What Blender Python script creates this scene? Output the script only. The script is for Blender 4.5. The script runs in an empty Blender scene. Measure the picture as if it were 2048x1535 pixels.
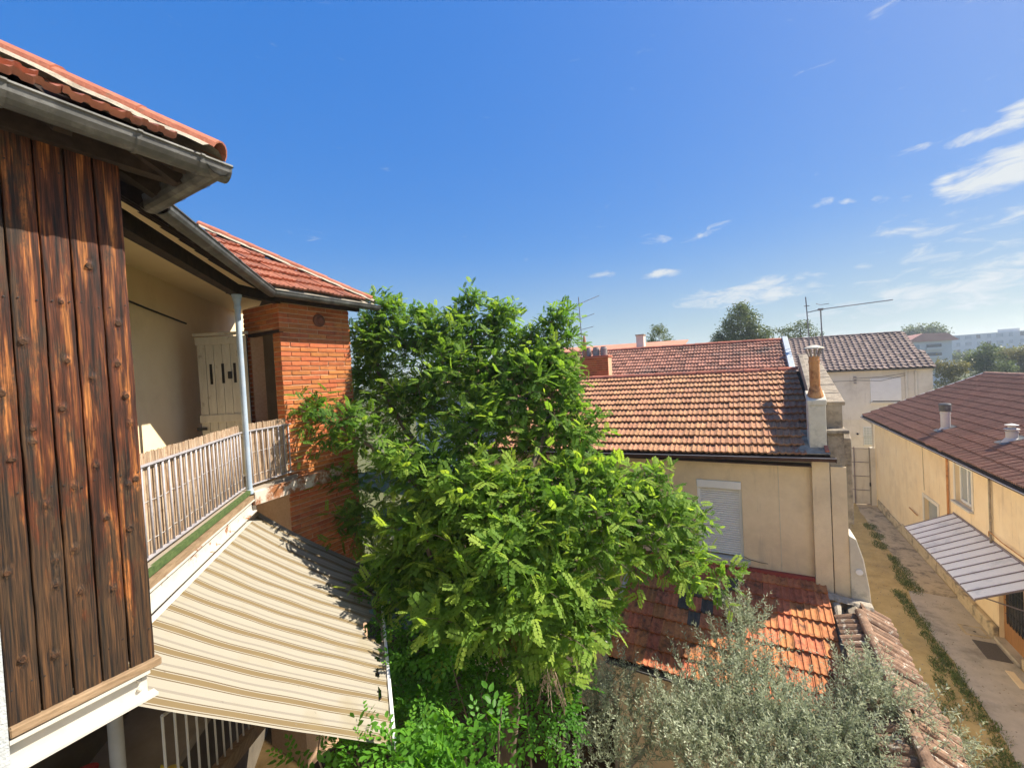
import bpy, bmesh, math, random
import numpy as np
from mathutils import Vector, Matrix
random.seed(7); rng = np.random.default_rng(7)
SC = bpy.context.scene
COL = SC.collection

# ------------------------------------------------------------------ camera, sky, sun, exposure
CAM_H = 8.5
CAM_M = np.array([[0.86878, 0.03673, 0.49384], [0.49226, 0.04451, -0.86931], [-0.05391, 0.99833, 0.02059]])
FPX = 830.0
cam = bpy.data.cameras.new('camera'); cam_o = bpy.data.objects.new('camera', cam); COL.objects.link(cam_o)
cam.sensor_width = 36; cam.lens = FPX / 2048 * 36; cam.clip_start = .05; cam.clip_end = 3000
m4 = Matrix([list(r) + [0] for r in CAM_M] + [[0, 0, 0, 1]]); m4[2][3] = CAM_H
cam_o.matrix_world = m4
SC.camera = cam_o

def at(px, py, Y):
    """the point at distance Y up the alley seen in that direction"""
    d = CAM_M @ np.array([(px - 1024) / FPX, -(py - 767.5) / FPX, -1.])
    return np.array([0, 0, CAM_H]) + d * (Y / d[1])
def atd(px, py, dep):
    d = CAM_M @ np.array([(px - 1024) / FPX, -(py - 767.5) / FPX, -1.])
    return np.array([0, 0, CAM_H]) + d * dep

SUN = Vector((.79, .62, 1.03)).normalized()
EL = math.asin(SUN.z); AZ = math.atan2(SUN.x, SUN.y)
sun = bpy.data.lights.new('sun', 'SUN'); sun.energy = 4.6; sun.angle = math.radians(.55); sun.color = (1, .92, .79)
sun_o = bpy.data.objects.new('sun', sun); COL.objects.link(sun_o)
sun_o.rotation_euler = SUN.to_track_quat('Z', 'Y').to_euler(); sun_o.location = (20, 20, 40)

W = bpy.data.worlds.new('World'); SC.world = W; W.use_nodes = True
wn, wl = W.node_tree.nodes, W.node_tree.links
for n in list(wn): wn.remove(n)
def N(tree_nodes, typ, **k):
    n = tree_nodes.new(typ)
    for a, b in k.items(): setattr(n, a, b)
    return n
out = N(wn, 'ShaderNodeOutputWorld'); bg = N(wn, 'ShaderNodeBackground'); bg.inputs[1].default_value = .15
sky = N(wn, 'ShaderNodeTexSky', sky_type='NISHITA', sun_disc=False)
sky.sun_elevation = EL; sky.sun_rotation = AZ; sky.altitude = 200; sky.air_density = 1.0; sky.dust_density = .7; sky.ozone_density = 2.2
wl.new(bg.outputs[0], out.inputs[0])
tc = N(wn, 'ShaderNodeTexCoord')
def wmath(op, a, b=None, c=None):
    n = N(wn, 'ShaderNodeMath', operation=op)
    for i, v in enumerate((a, b, c)):
        if v is None: continue
        if isinstance(v, (int, float)): n.inputs[i].default_value = v
        else: wl.new(v, n.inputs[i])
    return n.outputs[0]
def wdot(vec):
    n = N(wn, 'ShaderNodeVectorMath', operation='DOT_PRODUCT'); wl.new(tc.outputs['Generated'], n.inputs[0]); n.inputs[1].default_value = vec
    return n.outputs['Value']
def cdir(px, py):
    d = CAM_M @ np.array([(px - 1024) / FPX, -(py - 767.5) / FPX, -1.]); return d / np.linalg.norm(d)
# drifting cloud: fine noise stretched along the wind, kept inside soft elongated patches of sky
def wnoise(sx, sy, sz, scale, det, rough, dist=0.):
    mp = N(wn, 'ShaderNodeMapping'); mp.inputs['Scale'].default_value = (sx, sy, sz); mp.inputs['Rotation'].default_value = (0, 0, .5)
    wl.new(tc.outputs['Generated'], mp.inputs[0])
    ns = N(wn, 'ShaderNodeTexNoise'); ns.inputs['Scale'].default_value = scale; ns.inputs['Detail'].default_value = det
    ns.inputs['Roughness'].default_value = rough; ns.inputs['Distortion'].default_value = dist
    wl.new(mp.outputs[0], ns.inputs[0]); return ns.outputs[0]
nz = wnoise(1.1, .8, 3.4, 15, 10, .62, .5)
nz2 = wnoise(1, 1, 2.5, 2.6, 6, .6, .2)
def patch(px, py, rx, ry, tilt, gain):
    c = cdir(px, py); e1 = cdir(px + 8, py + 8 * tilt) - c; e1 /= np.linalg.norm(e1); e2 = np.cross(c, e1)
    k = np.linalg.norm(cdir(px + rx, py) - c); k2 = np.linalg.norm(cdir(px, py + ry) - c)
    a = wmath('DIVIDE', wdot(tuple(e1)), float(k)); b = wmath('DIVIDE', wdot(tuple(e2)), float(k2))
    r2 = wmath('ADD', wmath('MULTIPLY', a, a), wmath('MULTIPLY', b, b))
    m = wmath('MAXIMUM', wmath('SUBTRACT', 1., r2), 0.)
    m = wmath('MULTIPLY', m, wmath('GREATER_THAN', wdot(tuple(c)), 0.))
    return wmath('MULTIPLY', m, gain)
PATCHES = [(1990, 350, 190, 58, -.35, 1.5), (1890, 372, 44, 30, -.1, 1.25), (2070, 295, 160, 36, -.3, 1.45), (1990, 262, 150, 20, -.3, 1.05),
           (2050, 215, 90, 26, -.35, 1.15), (1318, 547, 70, 15, -.08, 1.15), (1300, 482, 52, 16, -.15, .85), (1400, 468, 80, 18, -.35, .8), (1190, 548, 54, 13, 0, .72),
           (1510, 585, 260, 36, -.16, 1.1), (1640, 407, 40, 14, -.4, 1.0), (1690, 402, 26, 9, 0, .75), (1760, 399, 30, 15, -.1, .95), (1808, 400, 26, 19, -.6, .8),
           (1720, 533, 50, 15, -.1, .9), (1860, 590, 560, 78, -.2, .82), (2060, 520, 340, 44, -.17, .95), (1740, 50, 170, 26, -.9, .55), (600, 460, 76, 24, 0, .5), (1960, 470, 520, 150, -.15, .62), (1850, 290, 110, 15, -.4, .65)]
acc = None
for p in PATCHES:
    v = patch(*p); acc = v if acc is None else wmath('MAXIMUM', acc, v)
cl = wmath('SUBTRACT', wmath('ADD', acc, wmath('MULTIPLY', wmath('SUBTRACT', nz, .5), 3.2)), .46)
mr = N(wn, 'ShaderNodeMapRange'); mr.interpolation_type = 'SMOOTHSTEP'; mr.inputs[1].default_value = 0; mr.inputs[2].default_value = 1.05
wl.new(cl, mr.inputs[0])
# thin high veil low in the sky all round
el = wdot((0, 0, 1))
veil = N(wn, 'ShaderNodeMapRange'); veil.interpolation_type = 'SMOOTHSTEP'; veil.inputs[1].default_value = .30; veil.inputs[2].default_value = .0
veil.inputs[3].default_value = 0; veil.inputs[4].default_value = .62
wl.new(el, veil.inputs[0])
v2 = wmath('MULTIPLY', veil.outputs[0], wmath('ADD', .45, nz2))
mix = N(wn, 'ShaderNodeMix', data_type='RGBA')
hsv = N(wn, 'ShaderNodeHueSaturation'); hsv.inputs['Saturation'].default_value = 1.39; hsv.inputs['Hue'].default_value = .508; hsv.inputs['Value'].default_value = .98
wl.new(sky.outputs[0], hsv.inputs['Color'])
# roll-off: the bright air towards the sun is held below white
sr = N(wn, 'ShaderNodeSeparateColor'); wl.new(hsv.outputs[0], sr.inputs[0])
gain = wmath('DIVIDE', 3.05, wmath('ADD', 1., wmath('MULTIPLY', sr.outputs[2], 1.126)))
sc_ = N(wn, 'ShaderNodeVectorMath', operation='SCALE'); wl.new(hsv.outputs[0], sc_.inputs[0]); wl.new(gain, sc_.inputs['Scale'])
mixv = N(wn, 'ShaderNodeMix', data_type='RGBA'); wl.new(v2, mixv.inputs[0]); wl.new(sc_.outputs[0], mixv.inputs[6]); mixv.inputs[7].default_value = (1.22, 1.52, 1.72, 1)
wl.new(mr.outputs[0], mix.inputs[0]); wl.new(mixv.outputs[2], mix.inputs[6]); mix.inputs[7].default_value = (2.2, 2.32, 2.4, 1)
wl.new(mix.outputs[2], bg.inputs[0])

SC.view_settings.view_transform = 'Standard'; SC.view_settings.look = 'None'; SC.view_settings.exposure = 1.2; SC.view_settings.gamma = 1
SC.render.engine = 'CYCLES'
SC.cycles.use_denoising = True; SC.cycles.use_adaptive_sampling = True; SC.cycles.adaptive_threshold = .02; SC.cycles.max_bounces = 5; SC.cycles.diffuse_bounces = 4; SC.cycles.glossy_bounces = 2
SC.cycles.transmission_bounces = 3; SC.cycles.transparent_max_bounces = 5; SC.cycles.volume_bounces = 0; SC.cycles.caustics_reflective = False; SC.cycles.caustics_refractive = False

# ------------------------------------------------------------------ materials
MATS = {}
def pm(name, c1, c2, scale=8., rough=.8, bump=0., stretch=(1, 1, 1), stain=None, stain_scale=.7, stain_lo=.52, stain_hi=.7, rnd=0., fine=None, metal=0., spec=.3, detail=6, use_obj=False, bump_scale=None, huev=0., streak=None, streak_lo=.56):
    """base mottling between c1 and c2, a sparser stain colour over it, grain relief, an even offset of value for each piece"""
    m = bpy.data.materials.new(name); m.use_nodes = True; MATS[name] = m
    n, l = m.node_tree.nodes, m.node_tree.links
    b = n['Principled BSDF']; b.inputs['Roughness'].default_value = rough; b.inputs['Metallic'].default_value = metal
    b.inputs['Specular IOR Level'].default_value = spec
    g = n.new('ShaderNodeNewGeometry'); oi = n.new('ShaderNodeObjectInfo')
    at_ = n.new('ShaderNodeAttribute'); at_.attribute_name = 'tint'
    add = n.new('ShaderNodeMath'); add.operation = 'ADD'; l.new(oi.outputs['Random'], add.inputs[0]); l.new(at_.outputs['Fac'], add.inputs[1])
    fr = n.new('ShaderNodeMath'); fr.operation = 'FRACT'; l.new(add.outputs[0], fr.inputs[0])
    off = n.new('ShaderNodeVectorMath'); off.operation = 'ADD'; l.new(g.outputs['Position'], off.inputs[0])
    cx = n.new('ShaderNodeCombineXYZ'); k = n.new('ShaderNodeMath'); k.operation = 'MULTIPLY'; k.inputs[1].default_value = 37. if rnd > 0 else 0.
    l.new(fr.outputs[0], k.inputs[0])
    for i in range(3): l.new(k.outputs[0], cx.inputs[i])
    l.new(cx.outputs[0], off.inputs[1])
    mp = n.new('ShaderNodeMapping'); mp.inputs['Scale'].default_value = stretch; l.new(off.outputs[0], mp.inputs[0])
    ns = n.new('ShaderNodeTexNoise'); ns.inputs['Scale'].default_value = scale; ns.inputs['Detail'].default_value = detail; ns.inputs['Roughness'].default_value = .65
    l.new(mp.outputs[0], ns.inputs[0])
    rp = n.new('ShaderNodeValToRGB'); rp.color_ramp.elements[0].position = .32; rp.color_ramp.elements[1].position = .68
    rp.color_ramp.elements[0].color = (*c1, 1); rp.color_ramp.elements[1].color = (*c2, 1); l.new(ns.outputs[0], rp.inputs[0])
    col = rp.outputs[0]
    if stain is not None:
        s = n.new('ShaderNodeTexNoise'); s.inputs['Scale'].default_value = stain_scale; s.inputs['Detail'].default_value = 8; s.inputs['Roughness'].default_value = .7
        l.new(g.outputs['Position'], s.inputs[0])
        r = n.new('ShaderNodeMapRange'); r.inputs[1].default_value = stain_lo; r.inputs[2].default_value = stain_hi; l.new(s.outputs[0], r.inputs[0])
        x = n.new('ShaderNodeMix'); x.data_type = 'RGBA'; l.new(r.outputs[0], x.inputs[0]); l.new(col, x.inputs[6]); x.inputs[7].default_value = (*stain, 1); col = x.outputs[2]
    if streak is not None:
        mp2 = n.new('ShaderNodeMapping'); mp2.inputs['Scale'].default_value = (1, 1, .10); l.new(g.outputs['Position'], mp2.inputs[0])
        s = n.new('ShaderNodeTexNoise'); s.inputs['Scale'].default_value = 5.5; s.inputs['Detail'].default_value = 7; s.inputs['Roughness'].default_value = .68; l.new(mp2.outputs[0], s.inputs[0])
        r = n.new('ShaderNodeMapRange'); r.inputs[1].default_value = streak_lo; r.inputs[2].default_value = streak_lo + .16; r.inputs[4].default_value = .75; l.new(s.outputs[0], r.inputs[0])
        x = n.new('ShaderNodeMix'); x.data_type = 'RGBA'; l.new(r.outputs[0], x.inputs[0]); l.new(col, x.inputs[6]); x.inputs[7].default_value = (*streak, 1); col = x.outputs[2]
    if rnd > 0:
        h = n.new('ShaderNodeHueSaturation'); r = n.new('ShaderNodeMapRange'); r.inputs[3].default_value = 1 - rnd; r.inputs[4].default_value = 1 + rnd
        l.new(fr.outputs[0], r.inputs[0]); l.new(r.outputs[0], h.inputs['Value']); l.new(col, h.inputs['Color'])
        if huev:
            q = n.new('ShaderNodeMath'); q.operation = 'MULTIPLY'; q.inputs[1].default_value = 7.31; l.new(fr.outputs[0], q.inputs[0])
            q2 = n.new('ShaderNodeMath'); q2.operation = 'FRACT'; l.new(q.outputs[0], q2.inputs[0])
            r2 = n.new('ShaderNodeMapRange'); r2.inputs[3].default_value = .5 - huev; r2.inputs[4].default_value = .5 + huev; l.new(q2.outputs[0], r2.inputs[0]); l.new(r2.outputs[0], h.inputs['Hue'])
        col = h.outputs[0]
    l.new(col, b.inputs['Base Color'])
    if bump > 0:
        bs = n.new('ShaderNodeTexNoise'); bs.inputs['Scale'].default_value = bump_scale or scale * 4; bs.inputs['Detail'].default_value = 5
        l.new(mp.outputs[0], bs.inputs[0])
        bp = n.new('ShaderNodeBump'); bp.inputs['Strength'].default_value = bump; bp.inputs['Distance'].default_value = .01
        l.new(bs.outputs[0], bp.inputs['Height']); l.new(bp.outputs[0], b.inputs['Normal'])
    return m

pm('tile_house', (.33, .155, .078), (.48, .255, .138), 14, .9, .5, streak=(.50, .37, .26), streak_lo=.60, stain=(.12, .068, .042), stain_scale=9, stain_lo=.55, stain_hi=.72, rnd=.16, huev=.006)
pm('tile_orange', (.42, .135, .055), (.58, .22, .095), 16, .85, .4, stain=(.09, .05, .033), stain_scale=5.0, stain_lo=.50, stain_hi=.68, rnd=.2, huev=.012)
pm('tile_tower', (.35, .125, .07), (.45, .185, .11), 12, .85, .35, stain=(.25, .13, .1), stain_scale=4, rnd=.14)
pm('tile_brown', (.225, .115, .076), (.33, .18, .12), 10, .8, .3, stain=(.32, .145, .09), stain_scale=.32, stain_lo=.56, stain_hi=.8, rnd=.13)
pm('tile_dark', (.17, .12, .098), (.26, .185, .15), 4, .8, .2, stain=(.3, .21, .16), stain_scale=3, stain_lo=.55, stain_hi=.7, rnd=.25)
pm('tile_black', (.065, .056, .045), (.12, .10, .078), 10, .7, .3, rnd=.2)
pm('tile_back', (.24, .105, .072), (.37, .18, .125), 8, .9, .3, stain=(.12, .085, .07), stain_scale=1.4, stain_lo=.5, stain_hi=.68, rnd=.28)
pm('tile_mossy', (.13, .078, .05), (.29, .18, .115), 12, .95, .6, stain=(.50, .45, .36), stain_scale=9, stain_lo=.57, stain_hi=.64, rnd=.25)
pm('ridge_red', (.40, .115, .065), (.50, .18, .105), 10, .85, .4, stain=(.17, .10, .08), stain_scale=5, rnd=.18)
pm('tower_ridge', (.34, .115, .068), (.43, .17, .105), 14, .85, .4, stain=(.22, .16, .11), stain_scale=9, stain_lo=.58, rnd=.1)
pm('mortar', (.32, .275, .205), (.44, .385, .30), 25, .95, .6, stain=(.2, .17, .13), stain_scale=8)
pm('mortar_brick', (.52, .33, .20), (.62, .43, .28), 30, .95, .5)
pm('brick', (.38, .115, .038), (.52, .175, .06), 14, .9, .5, stain=(.29, .085, .035), stain_scale=6, rnd=.17, huev=.01)
pm('stucco_cream', (.83, .66, .41), (.87, .71, .46), 3, .95, .5, stain=(.76, .6, .37), stain_scale=1.1, bump_scale=90)
pm('bounce_wall_white', (.76, .68, .54), (.82, .75, .61), 3, .95, .3)  # pale coat of the unseen wall that bounces sunlight
pm('stucco_house', (.74, .59, .385), (.80, .65, .44), 5, .95, .8, stain=(.62, .49, .325), stain_scale=.9, stain_lo=.5, stain_hi=.72, bump_scale=110, streak=(.52, .42, .29), streak_lo=.57)
pm('stucco_alley', (.80, .62, .38), (.86, .70, .46), 1.5, .95, .3, stain=(.66, .51, .33), stain_scale=.5, stain_lo=.50, stain_hi=.72, bump_scale=60, streak=(.56, .43, .28), streak_lo=.56)
pm('stucco_white', (.66, .61, .51), (.72, .67, .57), 1.5, .95, .2, stain=(.55, .5, .41), stain_scale=.6, streak=(.5, .45, .37))
pm('stone_grey', (.25, .205, .145), (.40, .335, .245), 9, .95, .8, stain=(.10, .085, .07), stain_scale=2.5, stain_lo=.5, stain_hi=.66)
pm('cement_grey', (.56, .51, .40), (.66, .61, .49), 5, .95, .6, stain=(.24, .23, .18), stain_scale=3, stain_lo=.54, stain_hi=.75)
pm('rust', (.42, .16, .05), (.62, .33, .13), 9, .8, .4, stretch=(1, 1, .25), stain=(.14, .05, .025), stain_scale=5)
pm('zinc', (.085, .085, .08), (.15, .148, .14), 6, .55, .1, metal=.45, stain=(.22, .22, .21), stain_scale=3)
pm('zinc_blue', (.40, .44, .45), (.50, .54, .55), 4, .6, .1)
pm('gutter_brown', (.045, .022, .018), (.075, .038, .03), 6, .5)
pm('gutter_edge', (.5, .48, .46), (.65, .62, .6), 6, .4)
pm('timber_dark', (.018, .012, .009), (.05, .032, .022), 10, .85, .3, stretch=(1, 1, 1))
pm('knot_wood', (.012, .008, .006), (.10, .045, .02), 60, .8, .5)
pm('timber_sill', (.17, .11, .06), (.33, .23, .14), 14, .85, .4, stretch=(.4, .4, 3))
pm('paint_white', (.50, .475, .42), (.58, .55, .49), 5, .5, .1, stain=(.56, .49, .40), stain_scale=4, stain_lo=.58, stain_hi=.7)
pm('paint_rusty', (.48, .45, .39), (.58, .55, .49), 6, .6, .2, stain=(.26, .10, .04), stain_scale=5.5, stain_lo=.565, stain_hi=.62)
pm('paint_flaking', (.50, .45, .37), (.60, .55, .47), 9, .7, .3, stain=(.25, .10, .04), stain_scale=4.5, stain_lo=.44, stain_hi=.56)
pm('paint_clean', (.74, .74, .72), (.80, .80, .78), 3, .5)
pm('paint_post', (.30, .38, .47), (.37, .45, .54), 4, .5, .05, stain=(.44, .48, .52), stain_scale=6)
pm('paint_bar', (.30, .285, .30), (.42, .40, .42), 14, .5, .1, stain=(.42, .36, .30), stain_scale=9, stain_lo=.6)
pm('paint_red', (.25, .04, .03), (.33, .065, .05), 6, .6, .2)
pm('moss', (.04, .07, .02), (.09, .13, .04), 18, .95, .6)
pm('reed', (.24, .125, .06), (.62, .50, .36), 26, .8, .3, stretch=(1, 1, .12), stain=(.18, .1, .055), stain_scale=11, stain_lo=.58, rnd=.2)
pm('door_grey', (.44, .41, .34), (.55, .52, .44), 14, .85, .4, stretch=(1, 1, .15), stain=(.24, .18, .13), stain_scale=6, stain_lo=.6, stain_hi=.72)
pm('iron_black', (.012, .012, .013), (.03, .028, .027), 20, .6)
pm('terracotta', (.12, .05, .035), (.2, .085, .055), 14, .8)
pm('pot_clay', (.42, .20, .11), (.5, .27, .16), 10, .9, .2)
pm('pot_grey', (.28, .25, .23), (.4, .36, .33), 10, .9, .3, stain=(.15, .12, .11), stain_scale=9)
pm('earth', (.46, .325, .12), (.60, .445, .19), 2.2, .98, .5, stain=(.34, .255, .11), stain_scale=.8, stain_lo=.5, stain_hi=.75, bump_scale=30)
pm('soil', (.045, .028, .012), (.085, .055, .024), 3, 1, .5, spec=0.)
pm('concrete', (.48, .42, .325), (.58, .51, .41), 3, .95, .4, stain=(.25, .22, .175), stain_scale=.9, stain_lo=.5, stain_hi=.7, bump_scale=60)
pm('concrete_stain', (.50, .40, .25), (.6, .49, .32), 3, .95, .4, stain=(.24, .2, .14), stain_scale=2.2, stain_lo=.5, stain_hi=.62)
pm('grass_blade', (.085, .13, .03), (.19, .235, .07), 14, .9, 0, rnd=.3)
pm('canopy_sheet', (.79, .79, .77), (.85, .85, .83), 2, .45, .1, stain=(.52, .54, .54), stain_scale=1.5)
pm('canopy_rib', (.16, .13, .14), (.24, .20, .21), 5, .6)
pm('oak', (.30, .14, .045), (.42, .21, .075), 10, .6, .2, stretch=(1, 1, .2))
pm('pebble', (.22, .17, .11), (.5, .43, .33), 20, .95, 0, rnd=.4)
pm('mat_dark', (.10, .085, .07), (.16, .14, .12), 60, .98, .6)
pm('bark', (.10, .075, .05), (.2, .15, .11), 12, .95, .8, stretch=(1, 1, .3))
pm('bark_grey', (.14, .12, .10), (.26, .23, .19), 12, .95, .6)
pm('dead_leaf', (.16, .045, .02), (.30, .10, .045), 14, .9, 0, rnd=.25)
pm('twig_dry', (.30, .22, .15), (.42, .32, .24), 14, .9)
pm('metal_pole', (.22, .21, .21), (.34, .33, .32), 10, .5, 0, metal=.5)
pm('block_pale', (.62, .60, .56), (.68, .66, .62), .3, .9)
pm('roof_pink', (.50, .22, .16), (.58, .29, .21), .8, .9)
pm('roof_far', (.50, .20, .12), (.58, .27, .17), 1.4, .9)
pm('flue_plastic', (.50, .47, .42), (.58, .55, .50), 5, .6)
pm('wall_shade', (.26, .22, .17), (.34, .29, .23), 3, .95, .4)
pm('wall_deep_shade', (.10, .082, .06), (.15, .125, .09), 3, .95, .4)  # wall colour darkened to stand in for the shade under the awning
pm('wall_grey', (.36, .39, .41), (.46, .49, .51), 18, .95, .8)
pm('dark_room', (.012, .011, .01), (.025, .022, .02), 3, .95)
pm('red_cloth', (.35, .03, .03), (.5, .06, .05), 6, .9)
pm('yellow_plastic', (.55, .42, .03), (.65, .5, .06), 6, .5)
pm('hill', (.09, .10, .045), (.14, .14, .07), .02, 1, spec=0.)

def glass(name, c, rough=.08):
    m = bpy.data.materials.new(name); m.use_nodes = True; MATS[name] = m
    b = m.node_tree.nodes['Principled BSDF']; b.inputs['Base Color'].default_value = (*c, 1); b.inputs['Roughness'].default_value = rough
    b.inputs['Specular IOR Level'].default_value = .8
    n, l = m.node_tree.nodes, m.node_tree.links
    ns = n.new('ShaderNodeTexNoise'); ns.inputs['Scale'].default_value = 1.5; bp = n.new('ShaderNodeBump'); bp.inputs['Strength'].default_value = .03
    l.new(ns.outputs[0], bp.inputs['Height']); l.new(bp.outputs[0], b.inputs['Normal'])
glass('pane_dark', (.03, .035, .04)); glass('pane_pale', (.30, .34, .36), .15); glass('glass_block', (.42, .47, .47), .25)

def leafmat(name, c_dark, c_lit, c_young, trans=.4, rough=.45):
    m = bpy.data.materials.new(name); m.use_nodes = True; MATS[name] = m
    n, l = m.node_tree.nodes, m.node_tree.links
    b = n['Principled BSDF']; b.inputs['Roughness'].default_value = rough; b.inputs['Specular IOR Level'].default_value = .18
    a = n.new('ShaderNodeAttribute'); a.attribute_name = 'tint'
    r = n.new('ShaderNodeValToRGB'); r.color_ramp.elements[0].color = (*c_dark, 1); r.color_ramp.elements[1].color = (*c_young, 1)
    e = r.color_ramp.elements.new(.6); e.color = (*c_lit, 1)
    l.new(a.outputs['Fac'], r.inputs[0]); l.new(r.outputs[0], b.inputs['Base Color'])
    t = n.new('ShaderNodeBsdfTranslucent'); h = n.new('ShaderNodeHueSaturation'); h.inputs['Saturation'].default_value = 1.1; h.inputs['Value'].default_value = 1.5; h.inputs['Hue'].default_value = .488
    l.new(r.outputs[0], h.inputs['Color']); l.new(h.outputs[0], t.inputs['Color'])
    x = n.new('ShaderNodeMixShader'); x.inputs[0].default_value = trans; l.new(b.outputs[0], x.inputs[1]); l.new(t.outputs[0], x.inputs[2])
    l.new(x.outputs[0], n['Material Output'].inputs['Surface'])
leafmat('leaf_wisteria', (.065, .155, .026), (.165, .29, .045), (.315, .435, .07), .54, .62)
leafmat('leaf_olive', (.165, .20, .13), (.32, .36, .24), (.50, .53, .38), .28, .55)
leafmat('leaf_broad', (.045, .14, .018), (.11, .28, .03), (.2, .40, .05), .45)
leafmat('leaf_far', (.08, .11, .04), (.14, .18, .065), (.22, .24, .10), .3)
leafmat('leaf_far_warm', (.14, .13, .045), (.21, .20, .07), (.30, .28, .10), .3)

# weathered, sun-scorched cladding: long vertical grain, orange heartwood streaks, charred black patches and silver at the foot
def cladding():
    m = bpy.data.materials.new('cladding'); m.use_nodes = True; MATS['cladding'] = m
    n, l = m.node_tree.nodes, m.node_tree.links; b = n['Principled BSDF']; b.inputs['Roughness'].default_value = .62; b.inputs['Specular IOR Level'].default_value = .35
    g = n.new('ShaderNodeNewGeometry'); oi = n.new('ShaderNodeObjectInfo')
    k = n.new('ShaderNodeVectorMath'); k.operation = 'SCALE'; k.inputs[0].default_value = (3, 5, 9); l.new(oi.outputs['Random'], k.inputs['Scale'])
    o = n.new('ShaderNodeVectorMath'); o.operation = 'ADD'; l.new(g.outputs['Position'], o.inputs[0]); l.new(k.outputs[0], o.inputs[1])
    def nz(sc, scale, det, dist=0., rough=.6):
        mp = n.new('ShaderNodeMapping'); mp.inputs['Scale'].default_value = sc; l.new(o.outputs[0], mp.inputs[0])
        t = n.new('ShaderNodeTexNoise'); t.inputs['Scale'].default_value = scale; t.inputs['Detail'].default_value = det; t.inputs['Distortion'].default_value = dist; t.inputs['Roughness'].default_value = rough
        l.new(mp.outputs[0], t.inputs[0]); return t.outputs[0]
    grain = nz((1, 1, .022), 110, 7, .2, .68); streak = nz((1, 1, .07), 26, 6, .25); burn = nz((1, 1, .26), 8.5, 8, .3, .72)
    r1 = n.new('ShaderNodeValToRGB'); e = r1.color_ramp.elements; e[0].position = .36; e[0].color = (.014, .006, .004, 1); e[1].position = .69; e[1].color = (.52, .195, .05, 1)
    x = e.new(.52); x.color = (.11, .030, .010, 1); l.new(streak, r1.inputs[0])
    r2 = n.new('ShaderNodeMapRange'); r2.inputs[1].default_value = .36; r2.inputs[2].default_value = .66; r2.inputs[3].default_value = .16; r2.inputs[4].default_value = 1.35; l.new(grain, r2.inputs[0])
    mu = n.new('ShaderNodeMix'); mu.data_type = 'RGBA'; mu.blend_type = 'MULTIPLY'; mu.inputs[0].default_value = 1; l.new(r1.outputs[0], mu.inputs[6]); l.new(r2.outputs[0], mu.inputs[7])
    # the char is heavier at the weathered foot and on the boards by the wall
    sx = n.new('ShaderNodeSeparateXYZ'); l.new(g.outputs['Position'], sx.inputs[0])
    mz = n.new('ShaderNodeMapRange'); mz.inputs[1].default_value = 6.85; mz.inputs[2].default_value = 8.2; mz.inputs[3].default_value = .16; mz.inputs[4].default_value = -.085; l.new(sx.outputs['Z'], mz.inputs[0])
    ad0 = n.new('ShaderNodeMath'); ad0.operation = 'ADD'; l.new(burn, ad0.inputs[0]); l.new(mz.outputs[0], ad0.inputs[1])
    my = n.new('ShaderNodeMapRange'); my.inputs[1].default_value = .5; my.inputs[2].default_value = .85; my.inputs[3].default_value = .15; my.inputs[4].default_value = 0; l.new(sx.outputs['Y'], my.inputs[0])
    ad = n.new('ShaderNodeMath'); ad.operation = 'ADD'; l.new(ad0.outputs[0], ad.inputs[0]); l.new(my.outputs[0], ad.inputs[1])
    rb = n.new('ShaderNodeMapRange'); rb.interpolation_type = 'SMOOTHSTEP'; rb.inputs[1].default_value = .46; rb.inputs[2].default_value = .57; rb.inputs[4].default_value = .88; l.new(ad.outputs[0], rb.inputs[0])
    r3 = n.new('ShaderNodeValToRGB'); e = r3.color_ramp.elements; e[0].position = .42; e[0].color = (.010, .008, .007, 1); e[1].position = .70; e[1].color = (.105, .058, .026, 1); l.new(grain, r3.inputs[0])
    mb = n.new('ShaderNodeMix'); mb.data_type = 'RGBA'; l.new(rb.outputs[0], mb.inputs[0]); l.new(mu.outputs[2], mb.inputs[6]); l.new(r3.outputs[0], mb.inputs[7])
    l.new(mb.outputs[2], b.inputs['Base Color'])
    bp = n.new('ShaderNodeBump'); bp.inputs['Strength'].default_value = .9; bp.inputs['Distance'].default_value = .006
    l.new(grain, bp.inputs['Height']); l.new(bp.outputs[0], b.inputs['Normal'])
cladding()

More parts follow.
